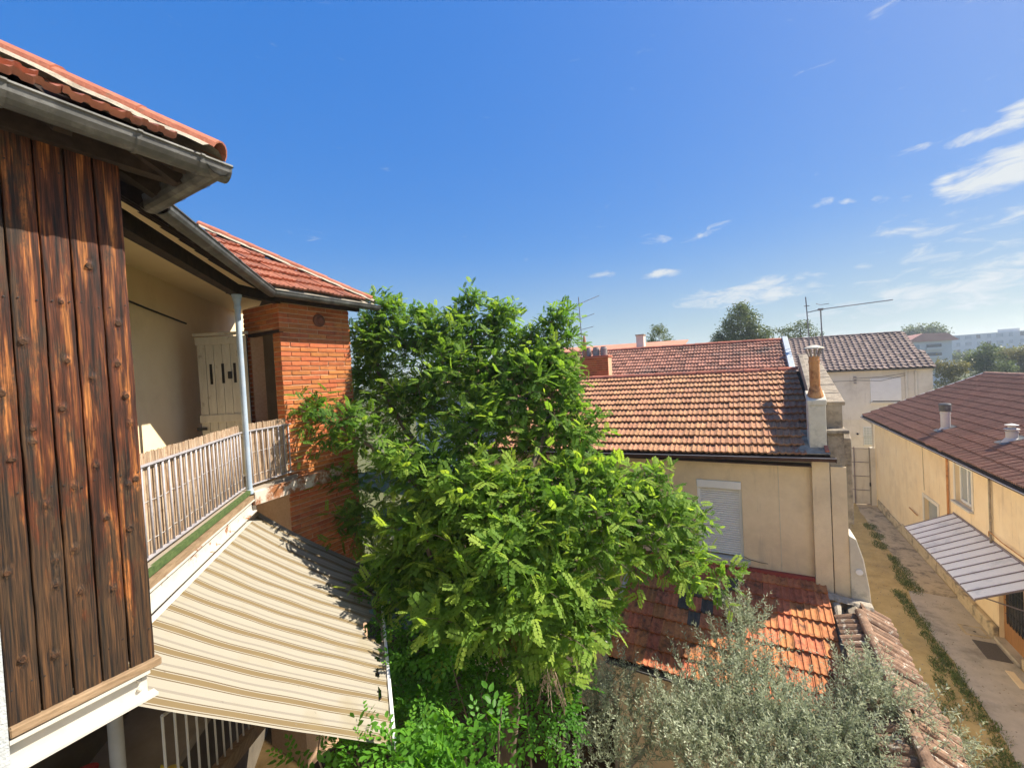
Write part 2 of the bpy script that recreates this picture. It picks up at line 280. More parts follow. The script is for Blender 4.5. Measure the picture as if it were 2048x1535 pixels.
# striped awning cloth: the stripes run along the pull, stored in the cloth's own uv
def awning_mat():
    m = bpy.data.materials.new('awning_cloth'); m.use_nodes = True; MATS['awning_cloth'] = m
    n, l = m.node_tree.nodes, m.node_tree.links; b = n['Principled BSDF']; b.inputs['Roughness'].default_value = .9; b.inputs['Specular IOR Level'].default_value = .1
    uv = n.new('ShaderNodeUVMap'); uv.uv_map = 'cloth'; s = n.new('ShaderNodeSeparateXYZ'); l.new(uv.outputs[0], s.inputs[0])
    f = n.new('ShaderNodeMath'); f.operation = 'MULTIPLY'; f.inputs[1].default_value = 15.0; l.new(s.outputs['X'], f.inputs[0])
    fr = n.new('ShaderNodeMath'); fr.operation = 'FRACT'; l.new(f.outputs[0], fr.inputs[0])
    r = n.new('ShaderNodeValToRGB'); r.color_ramp.interpolation = 'CONSTANT'; e = r.color_ramp.elements
    cream = (.33, .30, .238, 1); ochre = (.185, .135, .07, 1); brown = (.12, .088, .053, 1); pale = (.25, .222, .18, 1)
    e[0].position = 0; e[0].color = cream; e[1].position = .24; e[1].color = pale
    for p, c in ((.34, cream), (.53, brown), (.575, cream), (.61, ochre), (.83, cream), (.865, brown), (.91, cream)): q = e.new(p); q.color = c
    l.new(fr.outputs[0], r.inputs[0])
    g = n.new('ShaderNodeNewGeometry'); ns = n.new('ShaderNodeTexNoise'); ns.inputs['Scale'].default_value = 2.6; ns.inputs['Detail'].default_value = 8; l.new(g.outputs['Position'], ns.inputs[0])
    # grime gathers by the front bar
    gr = n.new('ShaderNodeMapRange'); gr.inputs[1].default_value = .72; gr.inputs[2].default_value = 1.0; gr.inputs[3].default_value = -.12; gr.inputs[4].default_value = .16; l.new(s.outputs['Y'], gr.inputs[0])
    ad = n.new('ShaderNodeMath'); ad.operation = 'ADD'; l.new(ns.outputs[0], ad.inputs[0]); l.new(gr.outputs[0], ad.inputs[1])
    mr = n.new('ShaderNodeMapRange'); mr.inputs[1].default_value = .48; mr.inputs[2].default_value = .78; mr.inputs[4].default_value = .6; l.new(ad.outputs[0], mr.inputs[0])
    x = n.new('ShaderNodeMix'); x.data_type = 'RGBA'; l.new(mr.outputs[0], x.inputs[0]); l.new(r.outputs[0], x.inputs[6]); x.inputs[7].default_value = (.25, .20, .105, 1)
    # lichen specks
    vo = n.new('ShaderNodeTexNoise'); vo.inputs['Scale'].default_value = 17; vo.inputs['Detail'].default_value = 4; l.new(g.outputs['Position'], vo.inputs[0])
    vr = n.new('ShaderNodeMapRange'); vr.inputs[1].default_value = .71; vr.inputs[2].default_value = .75; l.new(vo.outputs[0], vr.inputs[0])
    x2 = n.new('ShaderNodeMix'); x2.data_type = 'RGBA'; l.new(vr.outputs[0], x2.inputs[0]); l.new(x.outputs[2], x2.inputs[6]); x2.inputs[7].default_value = (.2, .17, .13, 1)
    l.new(x2.outputs[2], b.inputs['Base Color'])
    t = n.new('ShaderNodeBsdfTranslucent'); l.new(x2.outputs[2], t.inputs['Color']); ms = n.new('ShaderNodeMixShader'); ms.inputs[0].default_value = .12
    l.new(b.outputs[0], ms.inputs[1]); l.new(t.outputs[0], ms.inputs[2]); l.new(ms.outputs[0], n['Material Output'].inputs['Surface'])
awning_mat()

# ------------------------------------------------------------------ mesh helpers
OFF = {}
def tag(o, label=None, cat=None, group=None, kind=None):
    if label: o['label'] = label
    if cat: o['category'] = cat
    if group: o['group'] = group
    if kind: o['kind'] = kind
    return o
def thing(name, loc, label, cat, group=None):
    o = bpy.data.objects.new(name, None); COL.objects.link(o); o.location = loc; o.empty_display_size = .2
    OFF[o] = np.array(loc, float); return tag(o, label, cat, group)
def link(name, me, mat, parent=None, kind=None):
    o = bpy.data.objects.new(name, me); COL.objects.link(o)
    if mat and not me.materials: me.materials.append(MATS[mat])
    if parent is not None: o.parent = parent; OFF[o] = OFF[parent]
    else: OFF[o] = np.zeros(3)
    if kind: o['kind'] = kind
    return o
class MB:
    def __init__(s): s.v = []; s.f = []
    def quad(s, a, b, c, d):
        i = len(s.v); s.v += [a, b, c, d]; s.f.append((i, i + 1, i + 2, i + 3)); return s
    def poly(s, pts):
        i = len(s.v); s.v += list(pts); s.f.append(tuple(range(i, i + len(pts)))); return s
    def box(s, lo, hi):
        x0, y0, z0 = lo; x1, y1, z1 = hi; i = len(s.v)
        s.v += [(x0, y0, z0), (x1, y0, z0), (x1, y1, z0), (x0, y1, z0), (x0, y0, z1), (x1, y0, z1), (x1, y1, z1), (x0, y1, z1)]
        s.f += [tuple(i + k for k in q) for q in ((3, 2, 1, 0), (4, 5, 6, 7), (0, 1, 5, 4), (1, 2, 6, 5), (2, 3, 7, 6), (3, 0, 4, 7))]; return s
    def beam(s, a, b, w, h, up=(0, 0, 1)):
        """a bar from a to b, w wide and h tall"""
        a = np.array(a, float); b = np.array(b, float); d = b - a; d /= np.linalg.norm(d); u = np.array(up, float)
        r = np.cross(d, u); r /= np.linalg.norm(r); u = np.cross(r, d)
        i = len(s.v)
        for p in (a, b):
            for sx, sz in ((-1, -1), (1, -1), (1, 1), (-1, 1)): s.v.append(tuple(p + r * sx * w / 2 + u * sz * h / 2))
        s.f += [tuple(i + k for k in q) for q in ((0, 1, 2, 3), (7, 6, 5, 4), (0, 4, 5, 1), (1, 5, 6, 2), (2, 6, 7, 3), (3, 7, 4, 0))]; return s
    def prism(s, pts, vec):
        """a flat outline pushed along vec"""
        n = len(pts); i = len(s.v); vec = np.array(vec, float)
        s.v += [tuple(p) for p in pts] + [tuple(np.array(p, float) + vec) for p in pts]
        s.f.append(tuple(i + k for k in range(n))[::-1]); s.f.append(tuple(i + n + k for k in range(n)))
        for k in range(n): s.f.append((i + k, i + (k + 1) % n, i + n + (k + 1) % n, i + n + k))
        return s
    def tube(s, pts, r, n=8, cap=True):
        P = [np.array(p, float) for p in pts]; R = r if hasattr(r, '__len__') else [r] * len(P); base = len(s.v)
        ref = np.array((0, 0, 1.)) if abs((P[1] - P[0])[2]) < .9 * np.linalg.norm(P[1] - P[0]) else np.array((1., 0, 0))
        for k, p in enumerate(P):
            d = P[min(k + 1, len(P) - 1)] - P[max(k - 1, 0)]; d /= np.linalg.norm(d) + 1e-9
            a = np.cross(d, ref); a /= np.linalg.norm(a) + 1e-9; b = np.cross(d, a)
            for q in range(n):
                t = 2 * math.pi * q / n; s.v.append(tuple(p + (a * math.cos(t) + b * math.sin(t)) * R[k]))
        for k in range(len(P) - 1):
            for q in range(n):
                s.f.append((base + k * n + q, base + k * n + (q + 1) % n, base + (k + 1) * n + (q + 1) % n, base + (k + 1) * n + q))
        if cap:
            s.f.append(tuple(base + q for q in range(n))); s.f.append(tuple(base + (len(P) - 1) * n + q for q in range(n))[::-1])
        return s
    def lathe(s, c, prof, n=16):
        """prof: (radius, height) pairs turned round the vertical through c"""
        base = len(s.v)
        for r, z in prof:
            for q in range(n):
                t = 2 * math.pi * q / n; s.v.append((c[0] + r * math.cos(t), c[1] + r * math.sin(t), c[2] + z))
        for k in range(len(prof) - 1):
            for q in range(n):
                s.f.append((base + k * n + q, base + k * n + (q + 1) % n, base + (k + 1) * n + (q + 1) % n, base + (k + 1) * n + q))
        s.f.append(tuple(base + q for q in range(n))[::-1]); s.f.append(tuple(base + (len(prof) - 1) * n + q for q in range(n)))
        return s
    def trough(s, a, b, r, side, n=8, lip=.012, th=.006):
        """half-round gutter from a to b; side = horizontal unit vector pointing away from the wall"""
        a = np.array(a, float); b = np.array(b, float); sd = np.array(side, float); up = np.array((0, 0, 1.)); base = len(s.v)
        prof = [(-r, .02)] + [(-r * math.cos(math.pi * k / n), -r * math.sin(math.pi * k / n)) for k in range(n + 1)] + [(r + lip, .006), (r + lip, .016), (r, .016)]
        ins = [(x * (1 - th / r), z + th if z < 0 else z) for x, z in prof[1:n + 2]][::-1]
        prof += ins
        m = len(prof)
        for p in (a, b):
            for x, z in prof: s.v.append(tuple(p + sd * x + up * z))
        for k in range(m - 1): s.f.append((base + k, base + k + 1, base + m + k + 1, base + m + k))
        return s
    def build(s, name, mat, parent=None, kind=None, smooth=False, bevel=0., shade=None):
        me = bpy.data.meshes.new(name); o_ = OFF[parent] if parent is not None else np.zeros(3)
        v = np.array(s.v, float) - o_
        me.from_pydata(v.tolist(), [], s.f); me.update()
        if smooth: me.polygons.foreach_set('use_smooth', [True] * len(me.polygons))
        bm = bmesh.new(); bm.from_mesh(me); bmesh.ops.recalc_face_normals(bm, faces=bm.faces)
        if bevel > 0:
            bmesh.ops.bevel(bm, geom=list(bm.edges), offset=bevel, segments=1, affect='EDGES', profile=.5)
        bm.to_mesh(me); bm.free()
        return link(name, me, mat, parent, kind)
def place(name, me, mat, parent, Mw, kind=None):
    """another piece sharing mesh data, put at world matrix Mw"""
    o = link(name, me, mat, parent, kind)
    o.matrix_basis = Matrix.Translation(Vector(-OFF[parent])) @ Mw
    return o
def frame(o, x, y, z):
    m = Matrix.Identity(4)
    for i in range(3): m[i][0] = x[i]; m[i][1] = y[i]; m[i][2] = z[i]; m[i][3] = o[i]
    return m
def unit(v): v = np.array(v, float); return v / np.linalg.norm(v)

def tile_profile(w, kind):
    if kind == 'ribs_tall': return [(t, z * 2.6) for t, z in tile_profile(w, 'ribs')]
    if kind == 'double':   # interlocking tile with two shallow channels and three ribs
        return [(0, .020), (.10, .022), (.15, .002), (.27, -.002), (.41, .002), (.455, .017), (.545, .017), (.59, .002), (.73, -.002), (.85, .002), (.91, .013), (1.0, .012)]
    if kind == 'ribs':     # closer, sharper ribs
        return [(0, .016), (.08, .018), (.13, 0), (.28, 0), (.32, .012), (.40, .012), (.44, 0), (.60, 0), (.64, .012), (.72, .012), (.76, 0), (.93, 0), (1.0, .012)]
    if kind == 'wave':     # roman tile: one round roll and one pan
        return [(t, .045 * max(0, math.sin(math.pi * min(t / .55, 1))) ** .8 if t < .55 else -.008 * math.sin(math.pi * (t - .55) / .45)) for t in (0, .08, .18, .275, .37, .47, .55, .7, .85, 1.0)]
def tile_arrays(w, ln, lift, kind, thick=.038):
    pr = tile_profile(w, kind); v = []; f = []; n = len(pr)
    for y, zz in ((0, lift), (ln, 0.0)):
        for t, z in pr: v.append((t * w, y, z + zz))
    for t, z in pr: v.append((t * w, .004, z + lift - thick))
    for k in range(n - 1):
        f.append((k, k + 1, n + k + 1, n + k)); f.append((2 * n + k, 2 * n + k + 1, k + 1, k))
    # the two flanks
    f.append((2 * n, 0, n)); f.append((n - 1, 3 * n - 1, 2 * n - 1))
    return np.array(v), f
def tile_mesh(name, w, ln, lift, kind, mat):
    v, f = tile_arrays(w, ln, lift, kind); me = bpy.data.meshes.new(name); me.from_pydata(v.tolist(), [], f); me.update(); me.materials.append(MATS[mat]); return me
def lay_tiles(parent, L0, R0, L1, R1, w, gauge, kind, mat, keep=None, single=lambda p: True, limit=300, lift=.034, name='tile', odd=None, jit=.006, stuff_name='tile_field', skip=None):
    """rows of tiles from the eave line L0-R0 up to the line L1-R1; pieces past the limit are joined as one field"""
    L0, R0, L1, R1 = [np.array(p, float) for p in (L0, R0, L1, R1)]
    sl = np.linalg.norm((L1 + R1) / 2 - (L0 + R0) / 2); nr = max(1, int(round(sl / gauge))); ln = sl / nr * 1.22
    span = np.linalg.norm(R0 - L0); nc = max(1, int(round(span / w))); wr = span / nc * .992
    me = tile_mesh(name, wr, ln, lift, kind, mat); tv, tf = tile_arrays(wr, ln, lift, kind)
    cand = []
    for r in range(nr):
        t = r / nr; a = L0 + (L1 - L0) * t; b = R0 + (R1 - R0) * t
        t2 = (r + 1) / nr; a2 = L0 + (L1 - L0) * t2; b2 = R0 + (R1 - R0) * t2
        for c in range(nc):
            s = c / nc; o = a + (b - a) * s; o2 = a2 + (b2 - a2) * s
            x = unit(b - a); y = unit(o2 - o); z = np.cross(x, y); z /= np.linalg.norm(z); y = np.cross(z, x)
            ctr = o + x * wr / 2 + y * ln / 2
            if keep is not None and not keep(ctr): continue
            cand.append((o, x, y, z, ctr, r, c))
    eye = np.array([0, 0, CAM_H]); ok = [k for k in cand if single(k[4])]; ok.sort(key=lambda k: np.linalg.norm(k[4] - eye)); chosen = set((k[5], k[6]) for k in ok[:limit])
    V = []; F = []; T = []
    for o, x, y, z, ctr, r, c in cand:
        o = o + z * rng.uniform(-jit, jit) + y * rng.uniform(-jit, jit) * 1.5
        slip = rng.random() < .025
        if slip: o = o - y * rng.uniform(.015, .05)
        ang = rng.normal(0, .04 if slip else .011); x2 = unit(x + y * ang); y2 = unit(y - x * ang + z * rng.normal(0, .009)); z2 = unit(np.cross(x2, y2))
        if (r, c) in chosen:
            ob = place(name, me, mat, parent, frame(o, x2, y2, z2))
            if odd and odd(r, c):
                ob.material_slots[0].link = 'OBJECT'; ob.material_slots[0].material = MATS[odd(r, c)]
        else:
            i = sum(len(q) for q in V) if False else len(T); w_ = o + tv @ np.stack([x2, y2, z2]); V.append(w_); F += [tuple(i + k for k in q) for q in tf]; T += [rng.random()] * len(tv)
    if V:
        mb = MB(); mb.v = np.concatenate(V).tolist(); mb.f = F
        me2 = bpy.data.meshes.new(stuff_name); me2.from_pydata((np.array(mb.v) - OFF[parent]).tolist(), [], F); me2.update()
        a = me2.attributes.new('tint', 'FLOAT', 'POINT'); a.data.foreach_set('value', T)
        link(stuff_name, me2, mat, parent, 'stuff')
    return nr, nc
def half_round(name, ln, r0, r1, mat, n=7, th=.014):
    """arched ridge or coping tile along +Y"""
    v = []; f = []
    for y, r in ((0, r0), (ln, r1)):
        for rr in (r, r - th):
            for k in range(n + 1):
                t = math.pi * k / n; v.append((-rr * math.cos(t), y, rr * math.sin(t) * .8))
    m = n + 1
    for k in range(n):
        f.append((k, k + 1, 2 * m + k + 1, 2 * m + k)); f.append((m + k, k + m + 1, k + 1, k)); f.append((3 * m + k + 1, 3 * m + k, 2 * m + k, 2 * m + k + 1)); f.append((m + k + 1, m + k, 3 * m + k, 3 * m + k + 1))
    f.append((0, 2 * m, 3 * m, m)); f.append((n, m + n, 3 * m + n, 2 * m + n))
    me = bpy.data.meshes.new(name); me.from_pydata(v, [], f); me.update(); me.materials.append(MATS[mat]); return me
def ridge_run(parent, a, b, ln, r, mat, name='ridge_tile', over=.05, flip=False, sag=0):
    a = np.array(a, float); b = np.array(b, float); d = unit(b - a); L = np.linalg.norm(b - a); n = max(1, int(round(L / ln)))
    me = half_round(name, L / n + over, r * 1.07, r * .93, mat)
    x = unit(np.cross(d, (0, 0, 1))); z = np.cross(x, d)
    for k in range(n):
        o = a + d * L * k / n + z * rng.uniform(-.004, .004)
        j = rng.normal(0, .01); place(name, me, mat, parent, frame(o, unit(x + d * j), unit(d - x * j), z))
# ------------------------------------------------------------------ ground, alley, path
g = MB()
g.quad((-600, -600, -.02), (600, -600, -.02), (600, 700, -.02), (-600, 700, -.02))
tag(g.build('ground', 'hill'), 'open ground reaching to the horizon', None, None, 'structure')
g = MB(); g.quad((1.4, 2, 0), (6.2, 2, 0), (6.2, 31.5, 0), (1.4, 31.5, 0))
tag(g.build('alley', 'earth'), 'bare earth alley between the two houses', None, None, 'structure')
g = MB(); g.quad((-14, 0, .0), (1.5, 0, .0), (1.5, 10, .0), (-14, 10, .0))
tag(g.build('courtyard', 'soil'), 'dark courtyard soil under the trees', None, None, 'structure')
def wob(n, a, b, amp):
    return [np.array(a) + (np.array(b) - np.array(a)) * k / n + np.array([rng.normal(0, amp), 0, 0]) for k in range(n + 1)]
e = wob(26, (4.62, 19.4, .012), (4.5, 5.0, .012), .05); e = [p if k else np.array([4.75, 19.7, .012]) for k, p in enumerate(e)]
pts = [tuple(p) for p in e] + [(6.0, 5.0, .012), (6.0, 19.6, .012)]
g = MB(); g.prism(pts, (0, 0, -.05)); tag(g.build('path', 'concrete'), 'worn concrete strip along the yellow house', None, None, 'structure')
e = wob(14, (5.2, 31.4, .008), (5.0, 19.55, .008), .05)
g = MB(); g.prism([tuple(p) for p in e] + [(6.05, 19.6, .008), (6.05, 31.4, .008)], (0, 0, -.05)); tag(g.build('path_far', 'concrete_stain'), 'sandy worn strip at the foot of the far wall', None, None, 'structure')
def grass(name, spots, label):
    V = []; F = []; T = []
    for (cx, cy, rx, ry, n) in spots:
        for _ in range(n):
            a = rng.uniform(0, 6.28); q = math.sqrt(rng.random()) * (1 + rng.normal(0, .15)); x = cx + rx * q * math.cos(a); y = cy + ry * q * math.sin(a)
            h = rng.uniform(.03, .10); t = rng.uniform(0, 6.28); w = rng.uniform(.006, .014); lx, ly = rng.normal(0, .05, 2)
            i = len(V); V += [(x - w * math.cos(t), y - w * math.sin(t), .0), (x + w * math.cos(t), y + w * math.sin(t), .0), (x + lx, y + ly, h)]; F.append((i, i + 1, i + 2)); T += [rng.random()] * 3
    me = bpy.data.meshes.new(name); me.from_pydata(V, [], F); me.update(); a = me.attributes.new('tint', 'FLOAT', 'POINT'); a.data.foreach_set('value', T)
    o = link(name, me, 'grass_blade', None, 'stuff'); tag(o, label, 'grass')
sp = []
for k in range(34):
    y = 19.3 - k * .38; sp.append((4.47 + rng.normal(0, .05), y, .13 + rng.random() * .1, .28, int(90 + 170 * rng.random())))
for k in range(9): sp.append((rng.uniform(2.9, 4.3), rng.uniform(8, 16.5), rng.uniform(.1, .42), rng.uniform(.15, .6), 260))
for (x, y, r) in ((5.05, 26.5, .26), (5.05, 25.2, .24), (4.9, 24.0, .26), (5.0, 22.4, .17), (4.98, 21.4, .28), (4.85, 20.5, .26), (4.95, 20.0, .25)): sp.append((x, y, r, .55, 420))
for (x, y, r) in ((3.35, 17.2, .12), (3.5, 16.4, .15), (3.0, 14.5, .25), (3.2, 13.6, .22), (3.6, 12.4, .4), (4.0, 11.6, .5), (4.2, 11.0, .4)): sp.append((x, y, r, .35, 360))
grass('alley_grass', sp, 'tufts of grass growing in the earth alley')

# ------------------------------------------------------------------ the balcony house on the left
ZE = 9.99          # height of all its eaves
BH = thing('balcony_house', (-6, 2, 0), 'house with scorched timber cladding, reed-screened balcony and brick tower', 'house')
rd = np.array((.72, -.693, 0)); rnm = np.array((.693, .72, 0)); PO = np.array((-6.42, 3.29, 0))   # along and out of the balcony rail, post foot
# walls
g = MB(); g.box((-3.9, -2.6, 0), (-3.335, .495, 9.98)); g.build('corner_wall', 'wall_grey', BH)
rw = MB(); rw.box((-3.334, -1.15, 0), (-.75, -.8, 11.4)); rw.box((.75, -1.15, 0), (9.0, -.8, 11.4)); rw.box((-.7499, -1.15, 0), (.7499, -.8, 7.5)); rw.box((-.7499, -1.15, 9.75), (.7499, -.8, 11.4)); rw.build('unseen_bounce_wall', 'bounce_wall_white', BH)  # unseen wall behind the camera, added to bounce sunlight into the courtyard
MB().box((-.9, -.82, 7.42), (.9, -.7, 7.5)).build('window_sill', 'stone_grey', BH)
tw = MB(); tw.box((-4.7, .497, 6.86), (-3.40, 1.09, 9.98)); tw = tw.build('timber_wall', 'timber_dark', BH)
edges = [.50, .62, .743, .862, .985, 1.11]
knots = {0: [(8.55, .5), (7.62, .3), (8.2, .7), (7.15, .55), (9.1, .4)], 1: [(8.82, .25), (8.35, .35), (8.28, .3), (7.93, .6), (7.62, .75), (7.48, .7), (7.1, .5)],
         2: [(9.05, .55), (8.72, .6), (8.0, .5), (7.65, .35), (7.4, .45), (8.45, .3)], 3: [(9.28, .6), (8.62, .4), (8.1, .3), (7.78, .55), (7.35, .6)], 4: [(8.95, .5), (8.7, .35), (8.33, .7), (7.98, .75), (7.95, .45), (7.68, .35), (8.5, .6)]}
for k in range(5):
    y0, y1 = edges[k] + .0035, edges[k + 1] - .0035; zb = 6.79 + rng.uniform(0, .055); ny, nzz = 16, 160
    V = []; F = []; TS = [0, .004, .03] + [.03 + .94 * q / 12 for q in range(1, 12)] + [.97, .996, 1]
    ph = rng.uniform(0, 6, 3)
    for i in range(nzz + 1):
        z = zb + (9.97 - zb) * i / nzz
        wl0 = .0012 * math.sin(z * 5 + ph[0]) + .0008 * math.sin(z * 17 + ph[1]); wr0 = .0012 * math.sin(z * 4.1 + ph[2]) + .0008 * math.sin(z * 15 + ph[0])
        for j in range(ny + 1):
            t = TS[j]; y = y0 + wl0 + (y1 + wr0 - y0 - wl0) * t
            x = -3.365 - (.026 if j in (0, ny) else .004 if j in (1, ny - 1) else 0) + .0016 * math.sin(y * 90 + 2.5 * math.sin(z * 1.7 + ph[1]))
            for kz, kt in knots[k]:
                dy = (t - kt) * (y1 - y0); dz = z - kz; r2 = (dy / .014) ** 2 + (dz / .020) ** 2
                x += .008 * math.exp(-r2) - .003 * math.exp(-((math.sqrt(r2) - 1.9) / .5) ** 2)
                y += .004 * math.copysign(1, dy) * math.exp(-abs(dy) / .03) * math.exp(-(dz / .06) ** 2) * (0 < j < ny)
            V.append((x, y, z))
    for i in range(nzz):
        for j in range(ny):
            a = i * (ny + 1) + j; F.append((a, a + 1, a + ny + 2, a + ny + 1))
    m_ = MB(); m_.v = V; m_.f = F; m_.build('plank', 'cladding', tw, smooth=True)
    for kz, kt in knots[k]:
        y = y0 + (y1 - y0) * kt; r = rng.uniform(.009, .017); q = MB(); n = 11; asp = rng.uniform(.7, 1.25); jr = rng.uniform(.82, 1.18, n); hh = rng.uniform(.35, .8)
        for rr, h in [(1.15, -.003), (1.0, .002), (.8, .007), (.62, .003), (.35, .006), (.1, .004)]:
            for t in range(n): a = 6.283 * t / n; q.v.append((-3.3605 + h * hh, y + r * rr * jr[t] * math.cos(a), kz + r * asp * rr * jr[t] * math.sin(a)))
        for u in range(5):
            for t in range(n): q.f.append((u * n + t, u * n + (t + 1) % n, (u + 1) * n + (t + 1) % n, (u + 1) * n + t))
        q.f.append(tuple(5 * n + t for t in range(n)))
        q.build('knot', 'knot_wood', tw, smooth=True)
nl = MB().lathe((0, 0, 0), [(.0045, 0), (.0045, .002), (.001, .003)], 7); nme = None
for k in range(5):
    for z in (7.02, 8.02, 9.05, 9.78):
        for s_ in (.2, .8):
            y = edges[k] + (edges[k + 1] - edges[k]) * s_ + rng.normal(0, .004); Mn = Matrix.Translation((-3.3635, y, z + rng.normal(0, .01))) @ Matrix.Rotation(math.pi / 2, 4, 'Y')
            if nme is None: o_ = nl.build('nail', 'iron_black', None); nme = o_.data; bpy.data.objects.remove(o_)
            place('nail', nme, None, tw, Mn)
MB().beam((-3.365, .5, 6.81), (-3.365, 1.13, 6.80), .07, .05).build('sole_plate', 'timber_sill', BH, bevel=.006)
# white steel channel under the cladding, with flange and two bolts
fb = MB(); fb.box((-3.44, .497, 6.60), (-3.395, 1.07, 6.775)); fb.box((-3.395, .497, 6.755), (-3.335, 1.07, 6.775)); fb.box((-3.395, .497, 6.60), (-3.325, 1.10, 6.617)); fb = fb.build('floor_beam', 'paint_white', BH)
for z in (6.66, 6.715): MB().lathe((0, 0, 0), [(.014, 0), (.014, .012), (.006, .018)], 6).build('bolt', 'paint_rusty', fb).matrix_basis = Matrix.Translation(Vector((-3.395, 1.03, z)) - Vector(OFF[BH])) @ Matrix.Rotation(math.pi / 2, 4, 'Y') @ Matrix.Translation(Vector(OFF[BH]))
MB().tube([(-5.05, 1.35, 2), (-5.05, 1.35, 6.6)], .055, 12).build('support_post', 'paint_white', BH, smooth=True)
# roof planes
rise = .70
cor = np.array((-3.05, 1.46, ZE + .05))
def deck(name, pts, mat='timber_dark'): return MB().prism(pts, (0, 0, -.04)).build(name, mat, BH)
tH = 1.7; hipA = cor + tH * np.array((-1, -1, .63))
roofA = deck('roof', [(-3.05, -2.6, ZE + .05), tuple(cor), tuple(hipA), (hipA[0], -2.6, hipA[2])])
vB = np.array((-3.96, 1.46, ZE + .05))
deck('roof', [tuple(cor + (-.004, .0, -.003)), tuple(vB), tuple(cor + .93 * np.array((-1, -1, .63)) + (-.004, 0, -.003))])
C0 = np.array((-3.96, 1.55, ZE + .05)); C1 = np.array((-6.33, 3.82, ZE + .05)); up = np.array((-.693 * 1.9, -.72 * 1.9, 1.9 * rise))
deck('roof', [tuple(C0), tuple(C1), tuple(C1 + up), tuple(C0 + (C1 - C0) * .5 + up * .95), tuple(C0 + up * .33)])
D0 = np.array((-6.29, 3.81, ZE + .05)); D1 = np.array((-6.29, 5.79, ZE + .05)); AP = np.array((-8.27, 3.79, ZE + .05 + 1.31))
roofD = deck('roof', [tuple(D0), tuple(D1), tuple(AP)], 'mortar')
deck('roof', [tuple(D1), (-10.25, 5.79, ZE + .05), tuple(AP)])
# tiles of the timber wing
a0 = np.array((-3.03, -.9, ZE + .06)); a1 = np.array((-3.03, 1.50, ZE + .06)); upA = np.array((-1.3, 0, 1.3 * .63))
lay_tiles(roofA, a0, a1, a0 + upA, a1 + upA, .24, .36, 'ribs', 'tile_tower', lift=.055, keep=lambda c: (c[1] + .10) < 1.46 - (-3.05 - c[0]) and c[1] > -.6, single=lambda p: p[1] > .1)
g = MB()   # mortar bedding along the hip
def bed(a, b, w, h, n=26):
    m_ = MB(); a = np.array(a); b = np.array(b); d = unit(b - a); x = unit(np.cross(d, (0, 0, 1))); z = np.cross(x, d); pr = [(-1, -.03), (-.7, .6), (0, 1), (.7, .6), (1, -.03)]
    for k in range(n + 1):
        p = a + (b - a) * k / n; ww = w * rng.uniform(.75, 1.2)
        for s, q in pr: m_.v.append(tuple(p + x * s * ww + z * q * h))
    for k in range(n):
        for j in range(4): m_.f.append((k * 5 + j, k * 5 + j + 1, k * 5 + j + 6, k * 5 + j + 5))
    return m_
bed(cor + (.03, .03, .0), hipA + (0, 0, .03), .15, .06).build('mortar_bed', 'mortar', roofA)
ridge_run(roofA, cor + np.array((.05, .05, .03)), hipA + (0, 0, .075), .42, .095, 'tower_ridge')
# tiles of the tower
upD = np.array((-1.99, 0, 1.31)); d0 = np.array((-6.27, 3.39, ZE + .06)); d1 = np.array((-6.27, 5.79, ZE + .06))
lay_tiles(roofD, d0, d1, d0 + upD, d1 + upD, .24, .36, 'ribs', 'tile_tower', lift=.055, keep=lambda c: c[1] + .06 < 5.79 - (-6.29 - c[0]) and c[1] > 3.5 - .12 * (-6.29 - c[0]))
bed(D1 + (0, 0, .03), AP + (0, 0, .03), .15, .055).build('mortar_bed', 'mortar', roofD)
ridge_run(roofD, D1 + np.array((-.03, -.03, .07)), AP + (0, 0, .07), .42, .095, 'tower_ridge')
# gutters
def gutter_run(a, b, side, joints, r=.078):
    o = MB().trough(a, b, r, side).build('gutter', 'zinc', BH, smooth=False)
    a = np.array(a); b = np.array(b); d = b - a
    for t in joints:
        p = a + d * t; q = p + unit(d) * .022; MB().trough(p, q, r + .005, side, lip=.016).build('gutter_joint', 'zinc', o)
gz = ZE - .005
gutter_run((-3.03, -2.6, gz), (-3.03, 1.56, gz), (1, 0, 0), [.60, .68, .76, .88, .955])
gutter_run((-2.955, 1.48, gz), (-3.99, 1.48, gz), (0, 1, 0), [.25, .6])
gutter_run((-3.96, 1.53, gz), (-6.35, 3.815, gz), tuple(rnm), [.13, .28, .47, .66, .85])
gutter_run((-6.28, 3.80, gz), (-6.28, 5.88, gz), (1, 0, 0), [.3, .75])
# rafters, fascia and purlins under the eaves
for y in (-.3, .25, .80, 1.32): MB().beam((-3.08, y, ZE - .03), (-3.7, y, ZE - .03 + .40), .07, .12).build('rafter', 'timber_dark', BH)
for x in (-3.30, -3.62): MB().beam((x, 1.40, ZE - .035), (x, 1.15, ZE + .10), .07, .12).build('rafter', 'timber_dark', BH)
MB().beam((-3.36, -.4, ZE + .01), (-3.36, 1.45, ZE + .01), .09, .13).build('purlin', 'timber_dark', BH)
for s in np.arange(.15, 3.2, .42):
    p = PO + rd * s + rnm * .40; q = PO + rd * s - rnm * .5; MB().beam((p[0], p[1], ZE - .02), (q[0], q[1], ZE + .60), .075, .12).build('rafter', 'timber_dark', BH)
a = PO + rd * 3.4; b = PO - rd * .12; MB().beam((a[0], a[1], 9.97), (b[0], b[1], 9.97), .12, .16).build('purlin', 'timber_dark', BH)
a = PO + rnm * -.06; MB().beam((a[0] + .02, a[1], 9.975), (-6.76, 4.15, 9.975), .11, .15).build('purlin', 'timber_dark', BH)
for y in (4.05, 4.5, 4.95, 5.4): MB().beam((-6.31, y, ZE - .02), (-6.9, y, ZE + .40), .07, .10).build('rafter', 'timber_dark', BH)
